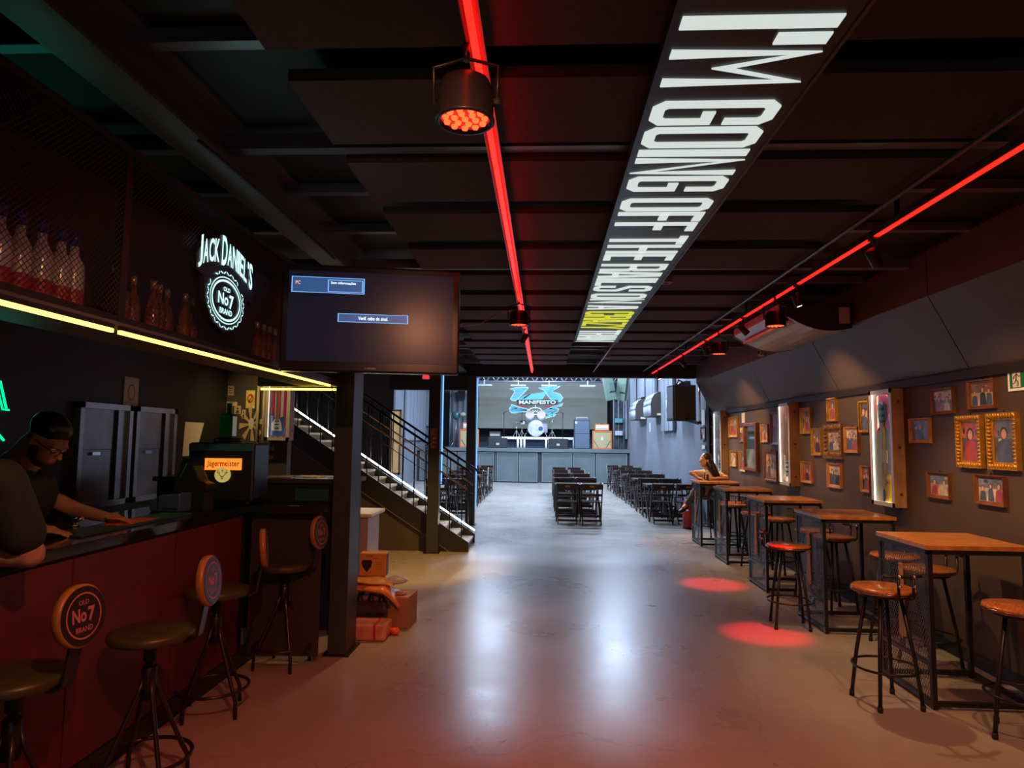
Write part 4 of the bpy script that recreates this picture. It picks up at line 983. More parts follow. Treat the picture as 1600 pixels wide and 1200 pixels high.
# air conditioner under the ceiling by the soffit
t = thing('air_conditioner', 'curved silver ceiling air conditioner beside the sloped soffit', 'air conditioner', (2.98, 6.55, 2.78))
acm = M('ac_silver', (.42, .42, .44), .3, metal=.3)
prof = [(0, .26), (0, .02)]+[(-.68*(k/8), .02-.06*math.sin(PI*k/8)+.16*(k/8)**1.6) for k in range(1, 9)]+[(-.68, .26)]
b = B(); b.prism([(-u-.0, v) for u, v in prof] if False else list(reversed(prof)), lambda u, v, d: Vector((u, d, v)), .02, 1.6, False); b.build('body', acm, t)
b = B(); b.prism(list(reversed([(u*1.01, v-.004) for u, v in prof])), lambda u, v, d: Vector((u, d, v)), 0, .02); b.build('end_cap', M('ac_end_dark', (.03, .03, .03), .35), t)
b = B(); b.prism(list(reversed([(u*1.01, v-.004) for u, v in prof])), lambda u, v, d: Vector((u, d, v)), 1.6, 1.62); b.build('end_cap', MATS['ac_end_dark'], t)
B().box(-.12, -.006, .06, -.02, 0, .22).build('side_label', M('label_tan', (.45, .36, .26), .5), t)
B().box(-.60, .1, .075, -.42, 1.5, .10).build('air_vane', M('ac_vane', (.55, .57, .60), .3), t)
t = thing('security_camera', 'small white security camera on the soffit past the air conditioner', 'camera', (3.0, 9.2, 2.86))
B().box(-.07, -.05, 0, 0, .05, .09).build('housing', M('camera_white', (.45, .38, .36), .4), t, bevel=.01); b = B(); b.cyl((-.07, -.02, .045), (-.085, -.025, .045), .022, 12); b.build('lens', rubber, t)

# chrome pole and hung loudspeaker at the end of the photo wall
t = thing('speaker_pole', 'thin chrome pole at the end of the sloped soffit', 'pole', (3.03, YE-.25, 2.0))
B().cyl((0, 0, 0), (0, 0, 1.05), .018, 12).build('tube', chrome, t); B().box(-.05, -.02, .02, .03, .02, .07).build('clamp', blacksteel, t); B().bar((-.0, 0, .03), (-.12, .62, .12), .04, .06).build('arm', blacksteel, t)
t = thing('loudspeaker', 'large brown grilled loudspeaker hung at the end of the photo wall', 'loudspeaker', (2.86, YE+.35, 2.1), math.radians(8))
B().box(-.22, .03, 0, .26, .45, .74).build('cabinet', M('cabinet_black', (.02, .018, .018), .5), t, bevel=.01)
B().box(-.20, .0, .02, .24, .03, .72).build('grille', M('brown_grille', (.10, .068, .035), .5, noise=.3, nscale=60), t, bevel=.01)
B().box(-.225, .06, .05, -.22, .4, .7).build('side_panel', hallpaint, t)  # blue-lit left side of the cabinet, painted as a lighter sheet
b = B(); b.tube([(-.1, .2, .74), (-.05, .2, .85), (.05, .2, .80), (.15, .25, .84)], .02, 8); b.build('hanging_bracket', M('copper_bracket', (.35, .15, .09), .4, metal=.4), t)

# ------------------------------------------------------------------ concert hall
acou = M('acoustic_panel_grey', (.20, .22, .26), .7, noise=.1, nscale=30); XH = XW+.02
def slat_panel(label, y0, y1, z0, z1, n, side=1, x=None):
    x = XH-.008 if side > 0 else -4.992
    t = thing('acoustic_panel', label, 'acoustic panel', (x, y0, z0), group='acoustic panels in the hall')
    w_ = (y1-y0)/n; s = -1 if side > 0 else 1
    B().box(min(0, s*.02), 0, 0, max(0, s*.02), y1-y0, z1-z0).build('backing', black, t)
    for i in range(n): B().box(min(s*.02, s*.09), w_*i+.03, .0, max(s*.02, s*.09), w_*(i+1)-.03, z1-z0).build('slat', acou, t)
slat_panel('tall slatted acoustic panel behind the hung loudspeaker', 16.9, 18.6, 1.95, 4.2, 3)
slat_panel('slatted acoustic panel between the curved loudspeakers', 19.6, 20.4, 3.05, 4.4, 2)
slat_panel('wide acoustic panel above the far curved loudspeakers', 22.0, 23.2, 3.12, 4.6, 2)
slat_panel('acoustic panel high near the stage corner', 24.0, 25.2, 2.9, 4.7, 2)
slat_panel('slatted acoustic panel beside the stage at low height', 26.6, 28.6, 1.75, 3.3, 4)
slat_panel('slatted acoustic panels on the left hall wall seen past the stairs', 23.5, 27.5, 1.6, 4.0, 6, -1)
slat_panel('pale acoustic panel on the left hall wall by the red door frame', 27.9, 28.9, 2.2, 4.0, 2, -1)
for (ya, yb, l) in ((18.6, 20.0, 'middle curved top grey unit on the right hall wall'), (21.75, 23.3, 'far curved top grey unit on the right hall wall'), (15.3, 16.3, 'near curved top grey unit partly behind the hung loudspeaker')):
    t = thing('wall_unit', l, 'wall unit', (XH, ya, 2.37), group='curved wall units in the hall')
    D_u = .36; prof = [(0, 0), (D_u*.95, 0), (D_u, .30), (D_u*.93, .46), (D_u*.72, .60), (D_u*.42, .67), (0, .69)]
    B().prism(prof, lambda u, v, d: Vector((-.004-u, d, v)), 0, yb-ya).build('casing', M('unit_dark', (.055, .045, .04), .5), t)
    b = B(); pr = [(p[0]+.008, p[1]) for p in prof[1:6]]
    for (p0, p1) in zip(pr, pr[1:]): b.quad((-.004-p0[0], .01, p0[1]+.004), (-.004-p0[0], yb-ya-.01, p0[1]+.004), (-.004-p1[0], yb-ya-.01, p1[1]), (-.004-p1[0], .01, p1[1]))
    o = b.build('front_cover', M('unit_front_lit', (.34, .38, .46), .35), t, fix=False, smooth=True); md = o.modifiers.new('s', 'SOLIDIFY'); md.thickness = .006  # blue light on the curved front is put into the cover colour
    B().box(-.20, -.006, .02, -.04, 0, .08).build('badge', M('badge_cream', (.65, .58, .42), .5), t)
for (px, py, Y, l) in ((983, 690, 24.5, 'small red sign on the right hall wall'), (1016, 668, 19.2, 'small white switch on the right hall wall')):
    p = on(px, py, X=XH); o = B().box(-.012, -.06, -.14, 0, .06, .14).build('wall_sign', M('sign_red_pink', (.45, .12, .14), .5) if 'red' in l else white, None); o.location = (XH, p.y, p.z); tag(o, l, 'sign')

for i, (fx, fy, fp) in enumerate(FLOODS):
    t = thing('floodlight', 'white floodlight under the hall roof, %s of the six fittings' % ords[i], 'floodlight', (fx, fy, 5.30), group='hall floodlights')
    B().box(-.55, -.32, .0, .55, .32, .10).build('housing', blacksteel, t); B().cyl((0, 0, .1), (0, 0, .60), .02, 8).build('stem', blacksteel, t); B().box(-.5, -.275, -.006, .5, .275, 0).build('lens', E_('flood_lens', (.8, .9, 1.0), 3), t)
# stage
stg = M('stage_green_grey', (.11, .135, .14), .45, noise=.12, nscale=2)
t = thing('stage', 'raised green grey stage with panelled front across the hall', 'stage', (0, 26.1, 0))
B().box(-4.99, 0, 1.2, XH-.005, 4.99, 1.33).build('deck', stg, t)
B().box(-4.99, .12, 0, XH-.01, .16, 1.2).build('front_board', M('stage_dark', (.03, .035, .04), .6), t)
edges = [-4.9, -3.4, -1.93, -1.86, -.98, -.22, -.1, 1.12, 2.0, 3.25]
cols = [0, 0, 1, 0, 0, 2, 0, 0, 0]
for (a, c, k) in zip(edges, edges[1:], cols):
    if k == 2: continue
    B().box(a+.02, .07, .04, c-.02, .12, 1.17).build('front_panel', stg, t)
    if c-a > .5:
        b = B(); e = .04
        b.box(a+.02, .05, .04, a+.02+e, .07, 1.17); b.box(c-.02-e, .05, .04, c-.02, .07, 1.17); b.box(a+.06, .05, .04, c-.06, .07, .08); b.box(a+.06, .05, 1.13, c-.06, .07, 1.17); b.build('panel_frame', M('stage_frame', (.15, .175, .18), .4), t)
SZ = 1.33
# video wall with winged emblem
t = thing('video_wall', 'large grey video wall behind the stage showing a cyan winged emblem', 'video wall', (0, 30.0, 2.16))
B().box(-3.0, .03, 0, 2.82, .15, 2.13).build('casing', black, t)
scm = M('led_wall_grey', (.10, .11, .11), .5, emit=(.30, .34, .32), es=.34)
for i in range(6):
    for j in range(3): B().box(-2.98+i*.967, 0, .01+j*.705, -2.98+i*.967+.966, .03, .01+j*.705+.704).build('screen_tile', scm, t)
LW = lambda px, py: (lambda p: Vector((p.x, -.012, p.z-2.16)))(on(px, py, Y=29.99))
# crop frame of the emblem: px = 740+x/9.23 , py = 580+y/9.23
Q = lambda x, y: LW(740+x/9.23, 580+y/9.23)
cy = E_('emblem_cyan', (.12, .62, 1.0), 1.15); cw = E_('emblem_pale', (.60, .92, 1.0), 1.3); cr_ = E_('emblem_red', (.65, .05, .12), .7); ck = E_('emblem_dark', (.02, .06, .12), .4)
b = B()
up = [(515, 255), (600, 240), (780, 230), (790, 245), (640, 400), (600, 430), (545, 420), (530, 400), (560, 350), (590, 300), (585, 275)]
lo = [(515, 540), (550, 480), (640, 510), (790, 550), (780, 575), (690, 600), (560, 605), (520, 575)]
mid = [(640, 405), (740, 350), (800, 330), (960, 310), (1030, 290), (1040, 330), (1000, 400), (930, 410), (640, 412)]
up2 = [(935, 240), (1250, 212), (1240, 225), (1130, 290), (1250, 330), (1290, 390), (1250, 440), (1120, 420), (1050, 330), (1030, 290)]
lo2 = [(990, 580), (1120, 520), (1290, 460), (1270, 500), (1180, 520), (1230, 545), (1210, 590), (1150, 610), (1190, 625), (1160, 650), (950, 700), (940, 690), (1100, 640)]
for p in (up, lo, mid, up2, lo2): b.poly([Q(*q) for q in p])
b.build('wing', cy, t, fix=False)
b = B(); off = Vector((0, -.004, 0))
QO = lambda x, y: Q(x, y)+off
for p in (up, up2, lo, lo2): stroke(b, p, 6, QO, True)
stroke(b, ell(890, 575, 95, 50, 24), 14, QO, True); stroke(b, [(850, 560), (870, 590), (890, 565), (910, 590), (930, 560)], 8, QO); stroke(b, [(892, 490), (892, 525)], 12, QO)
b.build('outline', cw, t, fix=False)
b = B()
for k in range(7):
    f = k/7; stroke(b, [(540+f*20, 262+f*140), (770-f*120, 240+f*140)], 4, QO); stroke(b, [(530+f*10, 500+f*95), (770, 555+f*20)], 4, QO); stroke(b, [(1070+f*20, 300+f*90), (1150+f*90, 225+f*190)], 4, QO); stroke(b, [(1000+f*30, 575+f*60), (1240-f*50, 480+f*150)], 4, QO); stroke(b, [(700+f*40, 395), (800+f*30, 330)], 4, QO)
b.build('feather_line', ck, t, fix=False)
b = B(); b.poly([QO(600, 480), QO(740, 500), QO(770, 525), QO(700, 520)]); b.poly([QO(1030, 505), QO(1160, 480), QO(1100, 515), QO(1020, 525)]); b.poly([QO(950, 415), QO(1020, 402), QO(1000, 415)]); b.build('red_ribbon', cr_, t, fix=False)
b = B(); b.poly([QO(625, 412), QO(1220, 412), QO(1210, 484), QO(630, 484)]); b.build('name_band', ck, t, fix=False)
b = B(); text_fit(b, 'MANIFESTO', lambda u, v: Q(u, v)+Vector((0, -.010, 0)), 655, 474, 1185, 420, .03); b.build('name_lettering', cw, t, fix=False)
# truss over the stage
t = thing('stage_truss', 'silver square lighting truss spanning above the stage', 'truss', (0, 27.3, 4.05))
trm = M('truss_alu', (.45, .45, .50), .35, metal=.7)
b = B()
for y in (-.14, .14):
    for z in (0, .26): b.cyl((-4.8, y, z), (3.2, y, z), .025, 8)
b.build('chords', trm, t)
b = B()
for i in range(20):
    x = -4.8+.4*i
    for y in (-.14, .14): b.cyl((x, y, 0), (x+.2, y, .26), .012, 6); b.cyl((x+.2, y, .26), (x+.4, y, 0), .012, 6)
b.build('braces', trm, t)
for x in (-3.5, 0, 2.8): B().cyl((x, 0, .26), (x, 0, 1.85), .015, 6).build('hanger', steel, t)
for i, (px, l) in enumerate(((757, 'stage lamp hanging from the truss, leftmost in view'), (810, 'stage lamp hanging from the truss left of the emblem'), (858, 'stage lamp hanging from the truss above the emblem'), (918, 'stage lamp hanging from the truss right of the emblem'))):
    p = on(px, 596, Y=27.2); tt = thing('truss_lamp', l, 'stage lamp', (p.x, 27.16, 3.98))
    B().box(-.32, -.05, -.14, .32, .05, -.06).build('light_bar', M('lamp_bar', (.35, .38, .42), .4), tt, bevel=.02); B().box(-.02, -.03, -.06, .02, .03, .12).build('hook_clamp', M('clamp_lilac', (.45, .40, .55), .4), tt)
# drum riser
t = thing('drum_riser', 'low drum riser on bright white legs at centre stage', 'riser', (-.35, 28.3, SZ))
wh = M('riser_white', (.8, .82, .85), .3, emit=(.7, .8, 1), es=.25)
B().box(-1.45, 0, .36, 1.95, 1.5, .46).build('platform', wh, t)
for x in (-.62, .58, 1.75):
    for dx in (-.14, 0, .14): B().cyl((x+dx, .06, 0), (x+dx, .06, .36), .045, 10).build('leg', wh, t)
B().box(-1.4, .3, .02, 1.9, .34, .36).build('skirt', M('riser_skirt', (.02, .03, .07), .6), t)
# drum kit
t = thing('drum_kit', 'pearl drum kit with bass drum facing the hall on the riser', 'drum kit', (-.35, 28.75, SZ+.46))
pearl = M('drum_pearl', (.62, .60, .72), .25, noise=.25, nscale=25); headm = M('drum_head', (.62, .58, .55), .4)
RXm = Matrix.Rotation(PI/2, 4, 'X')
B().lathe([(.36, -.2), (.36, .2)], (0, .2, .38), 28, RXm).build('bass_drum', pearl, t); B().lathe([(.355, .2), (.34, .215), (.01, .216)], (0, .2, .38), 28, RXm).build('bass_head', M('bass_head', (.55, .55, .68), .35, noise=.35, nscale=14), t)
B().lathe([(.10, .218), (.10, .222)], (.20, .2, .36), 18, RXm).build('head_port', M('port_blue', (.05, .10, .20), .4), t)
TT = Matrix.Rotation(PI/2-.5, 4, 'X')
for x in (-.27, .22): o = B().lathe([(.19, -.12), (.19, .12)], (x, .15, .92), 20, TT).build('rack_tom', pearl, t); B().lathe([(.185, .12), (.185, .126)], (x, .15, .92), 20, TT).build('tom_head', M('tom_head', (.72, .52, .45), .4), o)
B().lathe([(.21, 0), (.21, .4)], (.30, .80, .2), 20).build('floor_tom', pearl, t); B().lathe([(.18, .0), (.18, .16)], (-.55, .5, .55), 20).build('snare_drum', chrome, t)
cym = M('cymbal_brass', (.55, .42, .18), .3, metal=.8)
for (x, y, z, r) in ((-.85, .25, .62, .22), (-.62, .5, 1.05, .25), (.7, .4, 1.1, .25)):
    o = B().lathe([(.01, .03), (.04, .025), (r, 0), (r, -.004), (.01, .02)], (x, y, z), 24).build('cymbal', cym if z > 1 else M('cymbal_pale', (.7, .72, .75), .3, metal=.6), t); b = B(); b.cyl((x, y, 0), (x, y, z), .012, 6); b.tube([(x-.15, y, 0), (x, y, .3), (x+.15, y, 0)], .010, 6); b.build('stand', chrome, o)
b = B()
for s in (-1, 1): b.tube([(s*.36, 0, .3), (s*.48, -.1, 0)], .012, 6)
b.tube([(0, .2, .74), (0, .2, .95)], .02, 6); b.build('spurs', chrome, t)
def wedge(label, x, y, r):
    t = thing('stage_monitor', label, 'stage monitor', (x, y, SZ), r, group='stage wedge monitors')
    B().prism([(0, 0), (.5, 0), (.5, .12), (.28, .40), (0, .40)], lambda u, v, d: Vector((d, u, v)), -.38, .38).build('cabinet', M('wedge_black', (.015, .016, .02), .5), t, bevel=.01)
    b = B(); b.quad((-.34, -.004, .04), (.34, -.004, .04), (.34, -.004, .36), (-.34, -.004, .36)); b.build('back_panel', M('wedge_back', (.03, .03, .035), .4), t, fix=False)
    B().box(-.06, -.01, .12, .06, 0, .20).build('logo_plate', M('plate_grey', (.4, .42, .45), .4), t); B().box(-.3, .02, .398, .3, .26, .403).build('top_plate', M('wedge_top', (.25, .26, .33), .4), t)
    for s in (-1, 1): B().cyl((s*.38, .2, .2), (s*.40, .2, .2), .07, 12).build('side_handle', rubber, t)
p = on(778, 695, Y=26.6); wedge('left wedge monitor at the stage edge', p.x, 26.5, .1)
p = on(872, 697, Y=26.6); wedge('right wedge monitor at the stage edge', p.x, 26.5, -.12)
orange = M('amp_orange', (.62, .14, .03), .5); cloth = M('amp_cloth', (.42, .33, .17), .7, noise=.2, nscale=60)
def amp(label, lab2, x, y, r):
    t = thing('speaker_cabinet', label, 'speaker cabinet', (x, y, SZ), r, group='orange speaker cabinets')
    b = B(); W, D, H_ = .78, .36, .74; e = .05
    b.box(-W/2, 0, 0, -W/2+e, D, H_); b.box(W/2-e, 0, 0, W/2, D, H_); b.box(-W/2+e, 0, 0, W/2-e, D, e); b.box(-W/2+e, 0, H_-e, W/2-e, D, H_); b.box(-W/2+e, .06, e, W/2-e, D, H_-e); b.build('shell', orange, t)
    B().box(-W/2+e, .02, e, W/2-e, .058, H_-e).build('grille_cloth', cloth, t)
    b = B(); b.prism([(-.06, .38), (0, .34), (.06, .38), (.05, .44), (0, .50), (-.05, .44)], lambda u, v, d: Vector((u, d, v)), .012, .019); b.build('crest', M('crest_pale', (.6, .58, .5), .5), t)
    b = B()
    for s in (-1, 1): b.bar((s*.33, .01, .34), (s*.16, .01, .06), .012, .012)
    b.build('cord', rubber, t)
    t = thing('amplifier_head', lab2, 'amplifier', (x, y, SZ+.742), r, group='orange amplifier heads')
    B().box(-.29, .02, 0, .29, .28, .27).build('shell', orange, t, bevel=.02); B().box(-.25, .005, .04, .25, .02, .22).build('face_plate', M('amp_face', (.72, .66, .62), .4), t)
    b = B()
    for i in range(7): b.cyl((-.2+.065*i, .005, .09), (-.2+.065*i, -.015, .09), .016, 8)
    b.build('knobs', rubber, t); B().box(-.08, .1, .27, .08, .16, .29).build('handle', rubber, t)
p = on(942, 690, Y=27.4); amp('orange speaker cabinet at right of the stage', 'orange amplifier head on the right cabinet', p.x-.05, 27.2, -.05)
p = on(733, 690, Y=27.4); amp('orange speaker cabinet at left of the stage behind the columns', 'orange amplifier head on the left cabinet', p.x+.03, 27.2, .12)
p = on(909, 690, Y=27.4); t = thing('bass_cabinet', 'tall dark blue grey bass speaker cabinet right of the drums', 'speaker cabinet', (p.x, 27.2, SZ))
B().box(-.32, 0, 0, .32, .45, 1.18).build('cabinet', M('bass_cab', (.03, .04, .06), .5), t, bevel=.015); B().box(-.29, -.015, .03, .29, 0, .60).build('lower_grille', M('bass_grille', (.09, .12, .17), .5, noise=.2, nscale=50), t); B().box(-.29, -.015, .62, .29, 0, 1.13).build('upper_grille', MATS['bass_grille'], t); B().box(-.28, -.018, 1.02, -.20, -.015, 1.10).build('logo_plate', white, t)
t = thing('amplifier_head', 'low silver bass amplifier on the tall dark cabinet', 'amplifier', (p.x, 27.25, SZ+1.182)); B().box(-.24, 0, 0, .24, .3, .10).build('shell', M('bass_amp', (.30, .34, .40), .4), t, bevel=.01); B().box(-.22, -.01, .02, .22, 0, .08).build('face_plate', M('bass_amp_face', (.12, .14, .18), .4), t)
p = on(774, 679, Y=28.0); t = thing('amplifier_head', 'small black amplifier behind the left wedge monitor', 'amplifier', (p.x, 27.7, SZ+.44)); B().box(-.23, 0, 0, .23, .3, .22).build('shell', M('small_amp', (.05, .05, .05), .5), t, bevel=.015); B().box(-.2, -.008, .04, .2, 0, .13).build('face_plate', M('small_amp_face', (.35, .36, .33), .4), t)
tt = thing('road_case', 'black road case carrying the small amplifier', 'case', (p.x, 27.7, SZ)); B().box(-.28, -.02, 0, .28, .38, .435).build('case_body', M('road_case', (.02, .025, .03), .5), tt, bevel=.01); B().box(-.285, -.025, .2, .285, -.015, .22).build('edge_strip', steel, tt)
def mic(label, px, lean):
    p = on(px, 690, Y=27.4); t = thing('microphone_stand', label, 'microphone stand', (p.x, 27.4, SZ))
    b = B()
    for k in range(3):
        a = 2*PI*k/3+.4; b.tube([(0, 0, .3), (.3*math.cos(a), .3*math.sin(a), .02)], .012, 6)
    b.build('tripod', M('stand_grey', (.10, .12, .16), .4), t); B().cyl((0, 0, .05), (0, 0, 1.45), .012, 8).build('pole', blacksteel, t); B().tube([(-.05*lean, 0, 1.40), (0, 0, 1.45), (lean*.45, -.1, 1.62)], .010, 6).build('boom', blacksteel, t); B().tube([(lean*.45, -.1, 1.62), (lean*.55, -.12, 1.62)], .022, 8).build('microphone', rubber, t)
mic('microphone stand with long boom left of the drums', 787, 1); mic('microphone stand right of the drums', 879, -1)
# flown green speakers and lighting stand right of the stage
p = on(955, 605, Y=25.6)
for i, (dx, r, l) in enumerate(((0.02, .15, 'left of the two green tinted speakers hung by the stage'), (.34, -.5, 'right of the two green tinted speakers hung by the stage'))):
    t = thing('flown_speaker', l, 'loudspeaker', (p.x+dx, 25.5+.25*i, p.z-.50), r); t.scale = (.72, .72, .95); gs = M('green_speaker', (.17, .24, .19), .5)
    t.rotation_euler = (.15, -.22+.4*i, r)
    B().box(-.26, 0, 0, .26, .3, .95).build('cabinet', gs, t, bevel=.015); B().box(-.05, -.006, .30, .26, 0, .36).build('grille_bar', black, t); B().box(.0, -.006, .30, .26, 0, .70).build('patch', M('green_patch', (.13, .19, .15), .5), t)
    B().cyl((0, .15, .95), (0, .15, 2.9), .012, 6).build('hanging_wire', steel, t)
t = thing('rigging_rack', 'dark rack of cables and lamps beside the video wall', 'rack', (2.72, 26.8, SZ))
b = B()
for x in (.06, .25, .46): b.cyl((x, 0, 0), (x, 0, 2.1), .02, 8)
b.cyl((.06, 0, 2.05), (.46, 0, 2.05), .02, 8); b.build('pipes', M('rack_pipe', (.2, .22, .24), .4), t)
B().box(.04, .02, .1, .45, .2, 1.9).build('cable_bundle', M('cable_dark', (.03, .035, .045), .7, noise=.5, nscale=9), t)
for z, m_ in ((1.05, M('gear_teal', (.10, .24, .28), .4)), (.55, M('gear_grey', (.4, .42, .45), .4))): B().box(.10, -.18, z, .40, -.02, z+.18).build('lamp_head', m_, t, bevel=.02)
p = on(716, 650, Y=28.6); t = thing('drape', 'grey stage drape with lamps at left of the stage', 'drape', (p.x, 29.5, SZ))
b = B(); pts = [(x*.05, .06*math.sin(x*1.3)) for x in range(22)]
for (a, c) in zip(pts, pts[1:]): b.quad((a[0]-.5, a[1], 0), (c[0]-.5, c[1], 0), (c[0]-.5, c[1], 2.8), (a[0]-.5, a[1], 2.8))
o = b.build('curtain_cloth', M('drape_grey', (.22, .22, .26), .7), t, smooth=True, fix=False); md = o.modifiers.new('s', 'SOLIDIFY'); md.thickness = .01
B().box(-.1, -.4, 2.1, .2, -.2, 2.5).build('drape_lamp', rubber, t); B().cyl((-.6, 0, 2.82), (.7, 0, 2.82), .02, 8).build('curtain_rail', steel, t)
t = thing('lighting_stand', 'blue lit lighting stand with moving heads at left of the stage', 'lighting stand', (on(712, 690, Y=27.6).x, 27.6, SZ))
b = B(); b.cyl((0, 0, 0), (0, 0, 1.25), .02, 8)
for k in range(3): a = 2*PI*k/3; b.tube([(0, 0, .35), (.35*math.cos(a), .35*math.sin(a), 0.01)], .012, 6)
b.build('tripod', steel, t); B().sphere((0, 0, 1.32), (.16, .14, .18), 12, 8).build('lamp_head', M('lamp_dark_teal', (.03, .10, .12), .3), t); B().sphere((.28, -.1, 1.35), (.14, .10, .10), 10, 8).build('lamp_head', M('lamp_olive', (.25, .30, .18), .4), t); B().cyl((-.25, 0, 0), (-.25, 0, 1.8), .012, 6).build('pole', steel, t)
p = on(655, 660, X=-4.98); t = thing('door_frame', 'narrow red painted frame on the left hall wall', 'door frame', (-5.0, 28.95, 1.35)); B().box(.0, -.12, 0, .08, .12, .95).build('jamb', M('red_paint', (.35, .02, .05), .5), t); B().box(.0, -.3, .95, .05, .3, 1.0).build('lintel', acou, t)
# exit lamp seen under the television
p = on(665, 591, Y=13.06); t = thing('exit_lamp', 'small red lit lamp on the mezzanine beam left of the column', 'lamp', (p.x, 13.06, p.z)); B().box(-.06, 0, 0, .06, .04, .06).build('lens', E_('exit_red', (1, .03, .05), 1.5), t); B().box(-.07, .03, -.02, .12, .06, .04).build('bracket', white, t)

# ------------------------------------------------------------------ folding tables and chairs in the hall
fw = M('folding_wood', (.030, .016, .013), .32, noise=.3, nscale=14)
fwl = M('folding_wood_slat', (.045, .027, .022), .28, noise=.3, nscale=10)
def folding_chair(label, loc, rotz):
    """seat faces +y"""
    t = thing('folding_chair', label, 'chair', loc, rotz, group='folding chairs in the hall')
    for i in range(4): B().box(-.19, -.19+.10*i, .43, .19, -.19+.10*i+.085, .448).build('seat_slat', fwl, t)
    for s in (-1, 1):
        B().bar((s*.21, .20, 0), (s*.21, -.24, .82), .022, .042).build('leg', fw, t); B().bar((s*.185, -.24, 0), (s*.185, .18, .43), .022, .042).build('leg', fw, t)
    b = B(); b.box(-.20, -.27, .70, .20, -.235, .81); b.build('back_board', fw, t); b = B(); b.box(-.2, -.215, .56, .2, -.185, .61); b.build('back_slat', fw, t)
    B().box(-.19, .10, .12, .19, .13, .16).build('stretcher', fw, t); B().box(-.19, -.20, .06, .19, -.17, .10).build('stretcher', fw, t); B().box(-.045, -.273, .74, .045, -.269, .775).build('badge', M('badge_copper', (.42, .17, .05), .4, metal=.4), t)
    return t
def folding_table(label, loc):
    t = thing('folding_table', label, 'table', loc, group='folding tables in the hall')
    for i in range(6): B().box(-.24, -.34+.1135*i, .735, .24, -.34+.1135*i+.11, .755).build('top_slat', fwl, t)
    for s in (-1, 1):
        B().box(s*.21-.015, -.33, .70, s*.21+.015, .33, .734).build('top_rail', fw, t)
        B().bar((s*.20, -.30, 0), (s*.20, .26, .70), .024, .045).build('leg', fw, t); B().bar((s*.17, .30, 0), (s*.17, -.26, .70), .024, .045).build('leg', fw, t)
    B().box(-.2, -.27, .08, .2, -.24, .12).build('stretcher', fw, t); B().box(-.2, .24, .08, .2, .27, .12).build('stretcher', fw, t)
    return t
ch0 = folding_chair('x', (0, 0, 0), 0); tb0 = folding_table('x', (0, 0, 0)); usedc = usedt = False
def putc(x, y, r, l):
    global usedc
    if not usedc: ch0.location = (x, y, 0); ch0.rotation_euler = (0, 0, r); ch0['label'] = l; usedc = True
    else: dup(ch0, (x, y, 0), r, l)
def putt(x, y, l):
    global usedt
    if not usedt: tb0.location = (x, y, 0); tb0['label'] = l; usedt = True
    else: dup(tb0, (x, y, 0), 0, l)
for colname, x0, ya, n, pitch in (('middle', .48, 13.75, 4, 2.05), ('right', 2.42, 14.0, 5, 2.05), ('left', -2.35, 14.7, 4, 1.95)):
    for i in range(n):
        yb = ya+pitch*i
        for j, sd in ((0, 'left'), (1, 'right')):
            x = x0+.49*j+random.uniform(-.012, .012)
            putt(x, yb+.62, '%s of the folding tables in the %s pair of the hall\'s %s row' % (sd, ords[i], colname))
            putc(x, yb+random.uniform(-.03, .03), random.uniform(-.03, .03), '%s folding chair on the camera side, %s table pair, %s row' % (sd, ords[i], colname))
            putc(x, yb+1.24+random.uniform(-.03, .03), PI+random.uniform(-.03, .03), '%s folding chair on the stage side, %s table pair, %s row' % (sd, ords[i], colname))
# fire extinguishers beside the photo wall
def extinguisher(label, x, y):
    t = thing('fire_extinguisher', label, 'fire extinguisher', (x, y, .02), group='fire extinguishers'); rd = M('extinguisher_red', (.45, .02, .025), .3)
    B().lathe([(.06, 0), (.085, .01), (.088, .05), (.088, .42), (.07, .48), (.03, .52), (.025, .55)], n=20).build('cylinder', rd, t); B().lathe([(.0885, .15), (.0888, .152), (.0888, .33), (.0885, .332)], n=20).build('label_band', M('ext_label', (.5, .05, .05), .4), t)
    b = B(); b.box(-.02, -.09, .55, .02, .05, .575); b.box(-.015, -.10, .59, .015, .03, .61); b.build('lever', rubber, t); b = B(); b.tube([(.02, 0, .54), (.11, -.03, .50), (.12, -.03, .25)], .012, 6); b.build('hose', rubber, t)
    B().lathe([(.09, -.02), (.09, 0)], n=16).build('stand', black, t)
extinguisher('red fire extinguisher on the floor under the woman\'s crossed leg', 2.78, 13.2)

# ------------------------------------------------------------------ goods piled beside the column
kraft = M('cardboard', (.34, .17, .09), .7, noise=.12, nscale=12)
t = thing('cardboard_box', 'brown cardboard carton on the floor beside the stock pile', 'box', (-1.42, 6.0, 0), math.radians(-4))
B().box(-.20, 0, 0, .235, .30, .27).build('carton', kraft, t, bevel=.004); B().box(-.20, -.001, .262, .235, .12, .274).build('flap', M('cardboard_pale', (.42, .24, .15), .7), t); B().box(-.03, -.003, .17, .07, -.0005, .21).build('print', M('carton_print', (.10, .03, .02), .6), t)
t = thing('drinks_pack', 'shrink wrapped pack of dark bottles in the stock pile', 'pack', (-1.53, 5.92, 0))
dk = M('cola_dark', (.010, .007, .007), .12, coat=.8)
for i in range(4):
    for j in range(2): B().lathe([(.04, 0), (.046, .02), (.046, .16), (.043, .20), (.030, .255), (.016, .285), (.016, .30)], (-.19+.098*i, .06+.1*j, 0), 12).build('soda_bottle', dk, t)
B().box(-.245, .005, .01, .16, .20, .24).build('shrink_wrap', M('shrink_film', (.05, .04, .04), .15, trans=.25, coat=.6, bump=.9, nscale=14), t, bevel=.03, seg=3)
t = thing('bag_bundle', 'folded orange plastic bags draped over the stock pile', 'bags', (-1.53, 5.95, .305))
